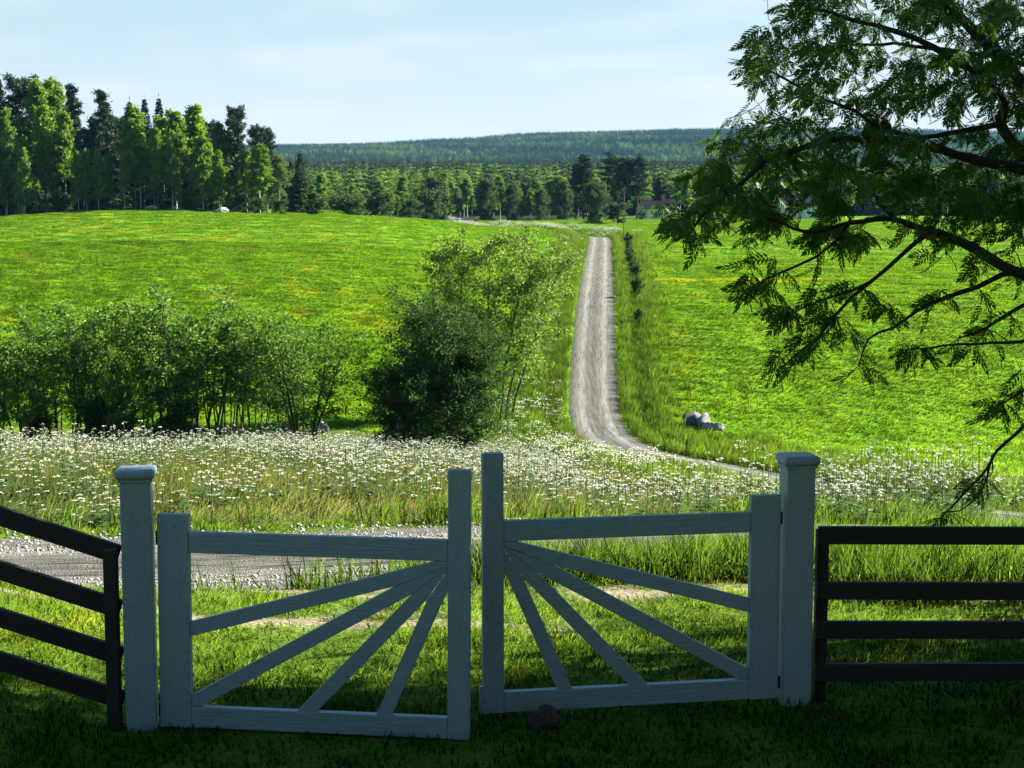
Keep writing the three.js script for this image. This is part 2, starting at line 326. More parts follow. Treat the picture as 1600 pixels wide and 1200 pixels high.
{ // mown lawn
  const g = tuft(31, 30, 0.11, 0.02, 0.055, 0.006, 0.045, GREEN);
  const s = spots(32, -9, 9, 3.5, 20, 26000, (x, d, q) => inView(x, d, 2.5) && !onRoad(x, d, 0.1 + 0.25 * q) && wornTrack(x, d) < q * 0.75 + 0.02);
  scatter('lawn_grass', 'short mown grass round the gate and along the gravel road', g, leafy(), s.map(([x, d, a, b, c]) => {
    const n = fbm(x * 0.7, d * 0.7, 3), k = 0.95 + 0.7 * n, y = smooth(0.1, 0.5, fbm(x * 0.35 + 20, d * 0.35, 2));
    return [x, ground(x, d) - 0.005, -d, a * 6.28, 0.85 + 0.4 * b, (0.7 + 0.6 * c) * (1 + 0.5 * n), [k * (1.25 + 0.4 * y), k * 1.2, k]];
  }));
}
{ // taller rough grass of the bank and of the verges near by
  const g = tuft(33, 22, 0.14, 0.16, 0.42, 0.009, 0.18, [...GREEN, GREEN[1], [0.10, 0.14, 0.03]]);
  const s = spots(34, -14, 16, 11, 46, 46000, (x, d, q) => {
    if (!inView(x, d, 2)) return false;
    const gap = roadGap(x, d); if (gap < 0.15) return false;
    const near = d < 16 && x < -1 ? 0 : Math.exp(-((gap / 1.1) ** 2)) * smooth(15, 18, d);
    return q < Math.max(bankTall(x, d) * (d < 17.6 ? 1 : 0), near * 0.1, (x > 2.4 && d < 30) ? (d < 19 ? 0.75 : 0.3) : 0, x < 0 && x > -2.4 && gap < 0.9 && d < 15 ? 0.5 : 0);
  });
  scatter('rough_grass', 'tall uncut grass on the bank beyond the lawn', g, leafy(), s.map(([x, d, a, b, c]) => { const k = 0.85 + 0.5 * fbm(x * 0.4, d * 0.4, 2) + 0.2 * c; return [x, ground(x, d) - 0.01, -d, a * 6.28, 0.8 + 0.6 * b, 0.6 + 0.65 * c, [k, k, k]]; }));
}
const meadowAt = (x, d) => {                               // the flowering meadow between the road and the thickets
  const gap = roadGap(x, d); if (gap < 0.25 || d < 15.5 || d > 82) return 0;
  if (x > 9.2 && d > 42) return 0;
  return smooth(0.2, 1.6, gap) * smooth(16.3, 18, d + 0.7 * noise2(x * 0.7, 1)) * (1 - smooth(58, 74, d - (x > -2 && x < 5 ? 9 : 0)));
};
{ // meadow grasses
  const g = tuft(35, 16, 0.17, 0.18, 0.52, 0.010, 0.2, [...GREEN, ...GREEN, ...STRAW, [0.10, 0.13, 0.03], [0.16, 0.12, 0.06]]);
  const s = spots(36, -27, 24, 15.6, 82, 150000, (x, d, q) => inView(x, d, 2) && q < meadowAt(x, d) * lerp(1, 0.55, smooth(20, 60, d)));
  scatter('meadow_grass', 'tall seeding meadow grass between the gravel road and the thickets', g, leafy(), s.map(([x, d, a, b, c]) => { const n = fbm(x * 0.16, d * 0.16, 3), k = 0.95 + 0.45 * n + 0.25 * c; return [x, ground(x, d) - 0.02, -d, a * 6.28, 0.8 + 0.7 * b, (0.55 + 0.6 * c) * lerp(0.4, 1, smooth(16, 25, d)) * (x > 1.5 && d > 28 ? 0.7 : 1), [k * (1 + 0.5 * Math.max(0, n)), k, k]]; }));
}
function parsley(seed) {                                    // a cow parsley plant: branching stems, umbels of many small white heads, cut leaves
  const r = seeded(seed), b = new Build(), stem = [0.07, 0.12, 0.03], white = [0.62, 0.63, 0.52];
  const umbel = (x, y, z, R) => {
    const n = 8;
    for (let k = 0; k < n; k++) {
      const a = k / n * 6.283 * 2.6 + r(), q = R * Math.sqrt((k + 0.3) / n), hx = x + Math.cos(a) * q, hz = z + Math.sin(a) * q, hy = y + 0.014 + 0.02 * (1 - q / R) + 0.016 * r(), w = 0.007 + 0.005 * r(), f = 0.85 + 0.2 * r(), tx = (r() - 0.5) * 2.4, tz = (r() - 0.5) * 2.4;
      const v = []; for (let s = 0; s < 5; s++) { const g = s / 5 * 6.283 + a; v.push(b.vert(hx + Math.cos(g) * w, hy + (Math.cos(g) * tx + Math.sin(g) * tz) * w * 0.5, hz + Math.sin(g) * w, -tx * 0.4, 1, -tz * 0.4, 0, 0, white.map((q2) => q2 * f))); }
      b.i.push(v[0], v[2], v[1], v[0], v[3], v[2], v[0], v[4], v[3]);
      if (k % 3 === 0) b.tube([[x, y - 0.02, z], [hx, hy, hz]], [0.0015, 0.001], 3, stem);
    }
  };
  const H = 0.72 + 0.2 * r(), lean = (r() - 0.5) * 0.12, ln = (r() - 0.5) * 0.12;
  b.tube([[0, 0, 0], [lean * 0.5, H * 0.5, ln * 0.5], [lean, H, ln]], [0.005, 0.004, 0.003], 3, stem); umbel(lean, H, ln, 0.036);
  const n = 3 + Math.floor(r() * 3);
  for (let k = 0; k < n; k++) {
    const a = k / n * 6.283 + r(), y0 = H * (0.35 + 0.35 * r()), L = 0.16 + 0.16 * r(), x = lean * y0 / H, z = ln * y0 / H, ex = x + Math.cos(a) * L * 0.7, ez = z + Math.sin(a) * L * 0.7, ey = y0 + L * 0.9;
    b.tube([[x, y0, z], [(x + ex) / 2 + Math.cos(a) * 0.02, (y0 + ey) / 2 - 0.01, (z + ez) / 2 + Math.sin(a) * 0.02], [ex, ey, ez]], [0.003, 0.0025, 0.002], 3, stem); umbel(ex, ey, ez, 0.022 + 0.014 * r());
  }
  for (let k = 0; k < 7; k++) {
    const a = r() * 6.283, y = H * (0.1 + 0.45 * r()), L = 0.1 + 0.1 * r();
    for (let s = 0; s < 4; s++) { const g = a + (s - 1.5) * 0.45, x = Math.cos(a) * 0.04, z = Math.sin(a) * 0.04; b.leaf(x, y, z, Math.cos(g) * 0.9, 0.25 - 0.3 * r(), Math.sin(g) * 0.9, 0, 1, 0, L, 0.03, [0.055, 0.11, 0.022]); }
  }
  return b.geometry();
}
{
  const protos = [parsley(41), parsley(42), parsley(43)];
  const thick = (x, d) => {                                // drifts of flowers
    const n = fbm(x / 3.2 + 7, d / 4.5, 3), u = 800 + x / d * FOCAL;
    let k = 0.14 + 1.5 * n;
    k += 0.5 * Math.exp(-(((u - 500) / 190) ** 2)) * smooth(30, 42, d) + 0.55 * Math.exp(-(((u - 960) / 190) ** 2)) * smooth(16.5, 21, d) + 0.3 * Math.exp(-(((u - 60) / 130) ** 2)) * (1 - smooth(30, 40, d)) + (u > 1280 ? 0.5 : 0);
    return clamp(k);
  };
  const near = spots(44, -27, 24, 15.6, 80, 66000, (x, d, q) => {
    if (!inView(x, d, 2)) return false;
    const m = Math.max(meadowAt(x, d), x > 3 && d < 34 && d > 16.5 && roadGap(x, d) > 0.1 && roadPts.some((p) => p.x > x - 0.3 && Math.abs(p.d - d) < 0.6) ? 1.6 : 0, x > 10 && roadGap(x, d) < 2.5 && roadGap(x, d) > 0.2 && d < 60 ? 0.6 : 0);
    return q < m * thick(x, d) * 0.56 * (x > 2.2 && x < 8 && d > 44 ? 0.15 : 1);
  });
  protos.forEach((g, i) => scatter('cow_parsley', ['white umbels of flowering cow parsley drifting over the meadow', 'loose white cow parsley heads among the meadow grass', 'smaller white cow parsley scattered through the meadow'][i], g, leafy({ transmission: 0.3 }),
    near.filter((_, k) => k % 3 === i).map(([x, d, a, b, c]) => [x, ground(x, d) - 0.02, -d, a * 6.28, 0.95 + 0.4 * b, (0.4 + 0.75 * c) * (x > 5 && d < 33 ? 1.25 : 1) * lerp(0.5, 1, smooth(16, 24, d)) * (x > 1.5 && d > 28 && x < 8 ? 0.62 : 1), [1, 1, 1]])));
}
{ // buttercups
  const b = new Build(), r = seeded(45);
  for (let k = 0; k < 3; k++) { const x = (r() - 0.5) * 0.2, z = (r() - 0.5) * 0.2, h = 0.35 + 0.25 * r(); b.tube([[x * 0.4, 0, z * 0.4], [x, h, z]], [0.003, 0.002], 3, [0.07, 0.12, 0.02]); for (let s = 0; s < 5; s++) { const a = s * 1.257; b.leaf(x, h, z, Math.cos(a) * 0.9, 0.4, Math.sin(a) * 0.9, -Math.cos(a) * 0.4, 0.9, -Math.sin(a) * 0.4, 0.018, 0.02, [0.75, 0.55, 0.02]); } }
  const s = spots(46, -20, 20, 17, 60, 16000, (x, d, q) => inView(x, d) && q < meadowAt(x, d) * smooth(0.0, 0.5, fbm(x / 2.2 + 60, d / 3, 3)) * 0.5);
  scatter('buttercups', 'small yellow buttercups sprinkled through the meadow', b.geometry(), leafy(), s.map(([x, d, a, q, c]) => [x, ground(x, d), -d, a * 6.28, 1 + q * 0.4, 0.8 + 0.5 * c, [1, 1, 1]]));
}
{ // grass of the fields
  const g = [tuft(51, 12, 0.36, 0.08, 0.22, 0.05, 0.22, [C.field, C.field, C.fieldDark]), tuft(52, 12, 0.55, 0.07, 0.18, 0.06, 0.24, [C.field, C.fieldDark])];
  const keep = (x, d, q) => inView(x, d, 4) && !onRoad(x, d, 0.4) && inWood(x, d) < 0.5 && !(x < 8 && d < 92 + 3 * noise2(x / 5, 3)) && !(x >= 8 && d < 62);
  const lists = [spots(53, -70, 68, 62, 190, 230000, keep), spots(54, -140, 150, 185, 400, 300000, keep)];
  lists.forEach((l, i) => scatter('field_grass', ['bright green grass of the near field slopes on both sides of the road', 'bright green grass of the upper fields below the woods'][i], g[i], leafy(), l.map(([x, d, a, b, c]) => {
    const n = fbm(x / 5 + 3, d / 7, 3), t = smooth(0.28, 0.6, fbm(x / 2.2, d / 1.6 + 30, 2)), k = 0.98 + 0.25 * n - 0.22 * t + 0.12 * c, y = yellowField(x, d) > 0.25 + 0.75 * b ? 1 : 0;
    return [x, ground(x, d) - 0.03, -d, a * 6.28, 0.8 + 0.6 * b, 0.55 + 0.4 * c + 0.5 * t, y ? [2.5, 1.5, 1.0] : [k * (1 + 0.25 * n), k, k]];
  })));
}
{ // verge of the road through the fields: longer, darker, with white flowers on the left bank
  const g = tuft(55, 14, 0.3, 0.3, 0.75, 0.03, 0.3, [...GREEN, [0.035, 0.08, 0.012]]);
  const s = spots(56, -20, 36, 40, 262, 260000, (x, d, q) => { if (!inView(x, d)) return false; const gap = roadGap(x, d); return gap > 0.1 && gap < 7 && q < 0.6 * Math.exp(-(((gap - 1.0) / 1.9) ** 2)) + (x > 9 && d > 60 && d < 92 ? 0.25 : 0); });
  scatter('verge_grass', 'long darker grass on the verges and in the ditches of the road', g, leafy(), s.map(([x, d, a, b, c]) => { const k = 0.75 + 0.5 * fbm(x / 2, d / 3, 2) + 0.25 * c; return [x, ground(x, d) - 0.02, -d, a * 6.28, 0.7 + 0.6 * b, 0.55 + 0.6 * c, [k, k, k]]; }));
  const b = new Build(), r = seeded(57);
  for (let k = 0; k < 20; k++) { const x = (r() - 0.5) * 1.3, z = (r() - 0.5) * 1.3, h = 0.5 + 0.45 * r(); b.tube([[x * 0.8, 0, z * 0.8], [x, h, z]], [0.006, 0.004], 3, [0.07, 0.12, 0.03]); for (let q = 0; q < 3; q++) { const e = r() * 6.28, w = 0.032; const v = [0, 1, 2, 3, 4].map((n) => b.vert(x + Math.cos(e) * 0.08 + Math.cos(n * 1.257) * w, h + r() * 0.04, z + Math.sin(e) * 0.08 + Math.sin(n * 1.257) * w, 0, 1, 0, 0, 0, [0.62, 0.63, 0.52])); b.i.push(v[0], v[2], v[1], v[0], v[3], v[2], v[0], v[4], v[3]); } }
  const f = spots(58, -14, 20, 62, 345, 26000, (x, d, q) => { if (!inView(x, d)) return false; const r2 = nearRoad(x, d); if (!r2) return false; const gap = r2[0] - roadHalf(d); return gap > 0.5 && gap < 9 && q < (r2[2] < 0 || d > 235 ? 0.30 : 0.05) * Math.exp(-(((gap - 2.2) / 2.4) ** 2)) * (d < 108 && r2[2] < 0 ? 0.6 : d > 255 ? 0.4 : 0.06); });
  scatter('verge_flowers', 'white flowers frothing along the banks of the road', b.geometry(), leafy({ transmission: 0.3 }), f.map(([x, d, a, q, c]) => [x, ground(x, d) - 0.02, -d, a * 6.28, 0.8 + q * 0.4, 0.7 + 0.4 * c, [1, 1, 1]]));
}
{ // loose stones on the road nearest the gate
  const g = new THREE.IcosahedronGeometry(1, 0), p = g.attributes.position; const r = seeded(61), seen = {};
  for (let i = 0; i < p.count; i++) { const k = [p.getX(i), p.getY(i), p.getZ(i)].map((q) => q.toFixed(3)).join(); const f = seen[k] ??= 0.75 + 0.5 * r(); p.setXYZ(i, p.getX(i) * f, p.getY(i) * f * 0.7, p.getZ(i) * f); }
  g.computeVertexNormals();
  const s = spots(62, -9, 2, 11.5, 18, 26000, (x, d, q) => inView(x, d) && roadGap(x, d) < 0.25 - 0.5 * q + 0.2 * noise2(x * 2, d * 2));
  scatter('gravel', 'loose grey stones on the gravel road outside the gate', g, new THREE.MeshStandardMaterial({ roughness: 0.95 }), s.map(([x, d, a, b, c]) => { const r0 = 0.006 + 0.016 * b * b, k = 0.15 + 0.2 * c; return [x, ground(x, d) + 0.05, -d, a * 6.28, r0, r0, [k, k * 0.97, k * 0.92]]; }));
}

// ---------------------------------------------------------------- the gate and the fences
const paintBump = dataTexture([256, 256], (u, v) => { const s = 0.5 + 0.28 * tiled(u * 1, v * 1, 5, 2) * 0.4 + 0.3 * noise2(v * 90, u * 3) + 0.1 * tiled(u, v, 60, 6); return [s, s, s]; });
const paintMap = dataTexture([512, 512], (u, v) => { const g = 0.5 + 0.5 * tiled(u, v, 9, 3), f = 0.5 + 0.5 * noise2(v * 120, u * 5), w = smooth(0.1, 0.7, tiled(u, v, 6, 8)), k = 0.84 + 0.08 * g + 0.08 * f - (tiled(u, v, 40, 5) > 0.7 ? 0.2 : 0); return [k, k * (1 - 0.01 * w), k * (0.985 - 0.06 * w)]; });
const shadeTonedPaint = new THREE.MeshStandardMaterial({ color: lin(0.235, 0.295, 0.325), map: paintMap, bumpMap: paintBump, bumpScale: 0.003, roughness: 0.6 });  // white gate paint, its shade put into this darker blue-grey base
const darkWood = new THREE.MeshStandardMaterial({ color: lin(0.02, 0.015, 0.013), map: paintMap, bumpMap: paintBump, bumpScale: 0.002, roughness: 0.85 });
const iron = new THREE.MeshStandardMaterial({ color: lin(0.03, 0.03, 0.032), roughness: 0.5, metalness: 0.7 });
const zinc = new THREE.MeshStandardMaterial({ color: lin(0.5, 0.5, 0.5), roughness: 0.4, metalness: 0.9 });
function metres(g) {                                       // uv in metres, running along the longest side
  g.computeBoundingBox(); const s = g.boundingBox.getSize(new THREE.Vector3()), p = g.attributes.position, n = g.attributes.normal, t = g.attributes.uv;
  const long = s.y > s.x && s.y > s.z ? 'y' : s.x > s.z ? 'x' : 'z', o = (s.x * 7.3 + s.y * 3.1) % 1;
  for (let i = 0; i < p.count; i++) {
    const q = { x: p.getX(i), y: p.getY(i), z: p.getZ(i) }, N = { x: Math.abs(n.getX(i)), y: Math.abs(n.getY(i)), z: Math.abs(n.getZ(i)) };
    const rest = ['x', 'y', 'z'].filter((k) => k !== long), face = N[rest[0]] > N[rest[1]] ? rest[1] : rest[0];
    t.setXY(i, q[long] * 0.8 + o, q[face] * 0.8 + o * 0.7);
  }
  return g;
}
const board = (w, h, d, r = 0.004) => metres(new RoundedBoxGeometry(w, h, d, 2, r));
function clip(poly, nx, ny, c) {                           // keeps the part of a polygon where n.p <= c
  const out = [];
  poly.forEach((p, i) => { const q = poly[(i + 1) % poly.length], a = p[0] * nx + p[1] * ny - c, b = q[0] * nx + q[1] * ny - c; if (a <= 0) out.push(p); if (a * b < 0) { const t = a / (a - b); out.push([lerp(p[0], q[0], t), lerp(p[1], q[1], t)]); } });
  return out;
}
const LEAF = 1.443, STILE = 0.146, FREE = 0.10;
function gateLeaf(name, hinge, free, mirror, label) {      // hinge, free: where the outer lower corners stand
  const dir = free.clone().sub(hinge), turn = Math.atan2(-dir.z, dir.x);
  const g = base(name, hinge.x, hinge.y, hinge.z, turn), T = 0.046;
  g.rotation.order = 'YZX'; g.rotation.z = Math.asin(dir.y / dir.length());
  const put = (n, geo, x, y, z = 0) => { const m = mesh(n, geo, shadeTonedPaint, g); m.position.set(x, y, z); return m; };
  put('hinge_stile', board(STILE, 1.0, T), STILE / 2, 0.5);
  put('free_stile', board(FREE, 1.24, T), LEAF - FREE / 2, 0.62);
  const inner = LEAF - STILE - FREE;
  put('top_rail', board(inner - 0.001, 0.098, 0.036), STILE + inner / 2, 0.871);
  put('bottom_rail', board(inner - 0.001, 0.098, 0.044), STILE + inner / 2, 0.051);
  const px = LEAF - FREE + 0.012, py = 0.805, rect = [[STILE, 0.1005], [LEAF - FREE - 0.0005, 0.1005], [LEAF - FREE - 0.0005, 0.8215], [STILE, 0.8215]];
  const aims = [[STILE, 0.465], [STILE + 0.02, 0.125], [STILE + 0.545, 0.1], [STILE + 0.905, 0.1]].map(([x, y]) => Math.atan2(y - py, x - px));   // towards the hinge side and down
  aims.forEach((a, i) => {
    let poly = rect; const nx = -Math.sin(a), ny = Math.cos(a), c = px * nx + py * ny, h = 0.033;
    poly = clip(poly, nx, ny, c + h); poly = clip(poly, -nx, -ny, -c + h);
    for (const k of [i - 1, i + 1]) if (aims[k] !== undefined) {
      const m = (a + aims[k]) / 2; let bx = -Math.sin(m), by = Math.cos(m); const s = Math.sign(bx * Math.cos(aims[k]) + by * Math.sin(aims[k])); bx *= s; by *= s;
      poly = clip(poly, bx, by, px * bx + py * by - 0.0007);
    }
    const shape = new THREE.Shape(poly.map((p) => new THREE.Vector2(p[0], p[1])));
    const e = new THREE.ExtrudeGeometry(shape, { depth: 0.026, bevelEnabled: true, bevelSize: 0.0015, bevelThickness: 0.0015, bevelOffset: -0.0015, bevelSegments: 1 });
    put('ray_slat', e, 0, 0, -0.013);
  });
  for (const y of [0.885, 0.075]) {
    const k = mesh('hinge', mergeGeometries([new THREE.CylinderGeometry(0.008, 0.008, 0.06, 12).translate(-0.006, 0, -0.004), board(0.006, 0.055, 0.034, 0.001).toNonIndexed ? new THREE.BoxGeometry(0.005, 0.055, 0.034).translate(0.0005, 0, 0.0) : null]), iron, g);
    k.position.set(-0.002, y, 0);
  }
  if (mirror) {
    const bolt = mesh('drop_bolt', mergeGeometries([new THREE.CylinderGeometry(0.007, 0.007, 0.16, 10).translate(LEAF + 0.009, 0.05, 0), new THREE.BoxGeometry(0.012, 0.03, 0.026).translate(LEAF + 0.005, 0.07, 0)]), zinc, g);
    bolt.userData.label = 'small bright metal drop bolt';
  }
  tag(g, label, 'gate', 'leaves of the white garden gate');
  return g;
}
// post feet, read off at the line of the gate; the right one stands a little farther away
const postL = at(223, 1137, 7.5), postR = at(1239, 1097, 7.9);
const GATE_TURN = Math.atan2(postL.z - postR.z, postR.x - postL.x);
function gatePost(p, height, label) {
  const y0 = ground(p.x, -p.z), g = base('gate_post', p.x, y0, p.z, GATE_TURN), top = p.y + height - y0;
  const s = mesh('shaft', board(0.138, top - 0.045 + 0.12, 0.138, 0.006), shadeTonedPaint, g); s.position.y = (top - 0.045 - 0.12) / 2;
  const c = mesh('cap', new RoundedBoxGeometry(0.178, 0.046, 0.178, 4, 0.019), shadeTonedPaint, g); c.position.y = top - 0.023; metres(c.geometry);
  const n = mesh('cap_moulding', board(0.154, 0.014, 0.154, 0.003), shadeTonedPaint, g); n.position.y = top - 0.0525;
  tag(g, label, 'gate post', 'posts of the white garden gate');
}
gatePost(postL, 1.225, 'pale painted square gate post with rounded cap, beside the sloping dark fence');
gatePost(postR, 1.225, 'pale painted square gate post with flat cap, beside the level dark fence');
{
  const hl = at(253, 1133, 7.49), fl = at(736, 1155, 7.32), hr = at(1213, 1089, 7.86), fr = at(750, 1114, 7.62);
  const fix = (h, f) => h.clone().add(f.clone().sub(h).setLength(LEAF));
  gateLeaf('garden_gate', hl, fix(hl, fl), false, 'pale painted gate leaf with sunray slats, hung on the post by the sloping fence');
  // the other leaf is the same board pattern, hung from the other side
  gateLeaf('garden_gate', hr, fix(hr, fr), true, 'pale painted gate leaf with sunray slats and a stone against its foot');
}
function railFence(p0, p1, tops, label, postU) {            // p0 at the gate post
  const dir = p1.clone().sub(p0); const turn = Math.atan2(-dir.z, dir.x), L = Math.hypot(dir.x, dir.z), slope = Math.atan2(dir.y, L);
  const g = base('rail_fence', p0.x, p0.y, p0.z, turn);
  tops.forEach((t, i) => {
    const r = mesh('rail', board(L / Math.cos(slope), 0.086, 0.034), darkWood, g);
    r.position.set(L / 2, t - 0.043 + dir.y / 2, 0.004 * (i % 2)); r.rotation.z = slope + 0.004 * Math.sin(i * 5.1 + L);
  });
  for (const x of postU) { const h = tops[0] + 0.22, p = mesh('post', board(0.056, h, 0.07), darkWood, g); p.position.set(x, h / 2 - 0.24 + Math.tan(slope) * x, -0.054); }
  tag(g, label, 'fence', 'dark stained rail fences');
}
{
  const foot = at(1273, 1097, 7.9), far = at(3000, 1097, 7.9);
  const y = (v) => at(1300, v, 7.9).y - foot.y;
  railFence(foot, new THREE.Vector3(far.x, foot.y, far.z), [825, 911.5, 970, 1033].map(y), 'dark brown four-rail fence, level, beside the gate under the rowan', [0.03, 1.72, 3.4, 5.1]);
}
{
  const foot = at(194, 1137, 7.5), end = at(-700, 1137 - 0.318 * 894, 7.5);
  const y = (v) => at(189, v, 7.5).y - foot.y;
  railFence(foot, end, [851, 936, 1011, 1081].map(y), 'dark brown four-rail fence with rails sloping down to the gate post', [0.028, 1.5, 2.5]);
}

// ---------------------------------------------------------------- stones
const rockMap = dataTexture([256, 256], (u, v) => { const k = 0.72 + 0.16 * tiled(u, v, 20, 4) + 0.14 * tiled(u, v, 60, 1), l = smooth(0.25, 0.6, tiled(u, v, 9, 8)); return [lerp(k, 0.62, l * 0.5), lerp(k, 0.66, l * 0.5), lerp(k, 0.55, l * 0.5)]; }, true);
const rockMat = (r, g, b) => new THREE.MeshStandardMaterial({ color: lin(r, g, b), map: rockMap, bumpMap: rockMap, bumpScale: 0.02, roughness: 0.95 });
function rock(x, d, sx, sy, sz, seed, mat, label, turn = 0, sink = 0.25, group) {
  const g = new THREE.IcosahedronGeometry(1, 4), p = g.attributes.position;
  for (let i = 0; i < p.count; i++) {
    const v = new THREE.Vector3().fromBufferAttribute(p, i).normalize();
    let f = 1 + 0.22 * noise3(v.x * 1.1 + seed, v.y * 1.1, v.z * 1.1) + 0.07 * noise3(v.x * 3.4, v.y * 3.4 + seed, v.z * 3.4) + 0.025 * noise3(v.x * 9, v.y * 9, v.z * 9 + seed);
    const r = seeded(seed * 97); for (let k = 0; k < 7; k++) { const n = new THREE.Vector3(r() - 0.5, r() - 0.4, r() - 0.5).normalize(), h = 0.62 + 0.25 * r(), q = v.dot(n); if (q * f > h) f = h / q; }
    p.setXYZ(i, v.x * f * sx, v.y * f * sy, v.z * f * sz);
  }
  const c = toCreasedNormals(g, 0.5);
  const m = mesh('stone', c, mat); m.position.set(x, ground(x, d) + sy * (1 - sink) - sy * 0.35, -d); m.rotation.y = turn;
  return tag(m, label, 'stone', group);
}
const greyStone = rockMat(0.42, 0.40, 0.40), darkStone = rockMat(0.2, 0.18, 0.19), redStone = rockMat(0.16, 0.10, 0.09);
{ const p = at(852, 1118, 7.5); rock(p.x, 7.5, 0.085, 0.075, 0.07, 3, redStone, 'dark reddish stone propped against the foot of the gate leaf', 0.4, 0.35); }
{
  const G = 'stones lying between the road and the field';
  rock(at(1086, 655, 97).x, 97, 0.75, 0.62, 0.6, 5, darkStone, 'dark upright boulder, largest of the stones beside the gravel road', 0.3, 0.3, G);
  rock(at(1092, 651, 96.4).x + 0.25, 96.3, 0.45, 0.6, 0.4, 6, greyStone, 'pale pointed stone leaning on the dark boulder by the road', 1, 0.1, G);
  rock(at(1110, 662, 95.4).x, 95.4, 0.72, 0.34, 0.5, 7, greyStone, 'flat pale slab of stone beside the dark boulder by the road', 2, 0.1, G);
  rock(at(1122, 665, 94.6).x, 94.8, 0.42, 0.3, 0.4, 8, greyStone, 'small pale stone at the end of the slab by the road', 0.7, 0.1, G);
}
rock(at(508, 640, 92).x, 90, 0.5, 0.48, 0.4, 9, greyStone, 'pale grey boulder beside the last thicket tree in the dip');
rock(at(351, 328, 254).x, 252, 1.1, 0.6, 0.9, 10, rockMat(0.6, 0.6, 0.58), 'white boulder at the edge of the wood on the hill');
rock(at(238, 323, 256).x, 255, 0.9, 0.5, 0.7, 12, greyStone, 'low grey stone at the foot of the tall bright aspen');

// ---------------------------------------------------------------- roadside stakes and marker
function stake(u, v, d, h, label) {
  const x = at(u, v, d).x, g = new THREE.CylinderGeometry(0.045, 0.06, h, 7, 3), p = g.attributes.position;
  for (let i = 0; i < p.count; i++) p.setX(i, p.getX(i) + 0.05 * noise2(p.getY(i) * 2, u));
  const m = mesh('wooden_stake', g, darkWood); m.position.set(x, ground(x, d) + h / 2 - 0.15, -d); m.rotation.z = 0.06 * noise2(u, 1);
  tag(m, label, 'stake', 'weathered stakes along the road verge');
}
stake(1074, 692, 84, 1.1, 'thin weathered stake on the verge below the boulders');
stake(978, 590, 108, 1.1, 'thin weathered stake at the road edge halfway up the rise');
stake(1006, 655, 98, 1.0, 'thin weathered stake on the verge left of the boulders');
{
  const x = at(960, 352, 300).x, g = base('marker_post', x, ground(x, 300), -300);
  mesh('post', new THREE.CylinderGeometry(0.07, 0.07, 1.4, 8).translate(0, 0.7, 0), new THREE.MeshStandardMaterial({ color: lin(0.3, 0.28, 0.25), roughness: 0.8 }), g);
  mesh('head', new RoundedBoxGeometry(0.5, 0.4, 0.4, 2, 0.05).translate(0, 1.5, 0), new THREE.MeshStandardMaterial({ color: lin(0.55, 0.05, 0.02), roughness: 0.6 }), g);
  tag(g, 'small red box on a post by the end of the road', 'mailbox');
}
{
  const x = at(974, 372, 236).x, g = base('pole', x, ground(x, 236), -236);
  mesh('shaft', new THREE.CylinderGeometry(0.035, 0.06, 3.5, 8).translate(0, 1.75, 0), darkWood, g);
  mesh('cap', new THREE.CylinderGeometry(0.05, 0.06, 0.12, 8).translate(0, 3.55, 0), iron, g);
  tag(g, 'thin dark pole standing beside the crest of the road', 'pole');
}

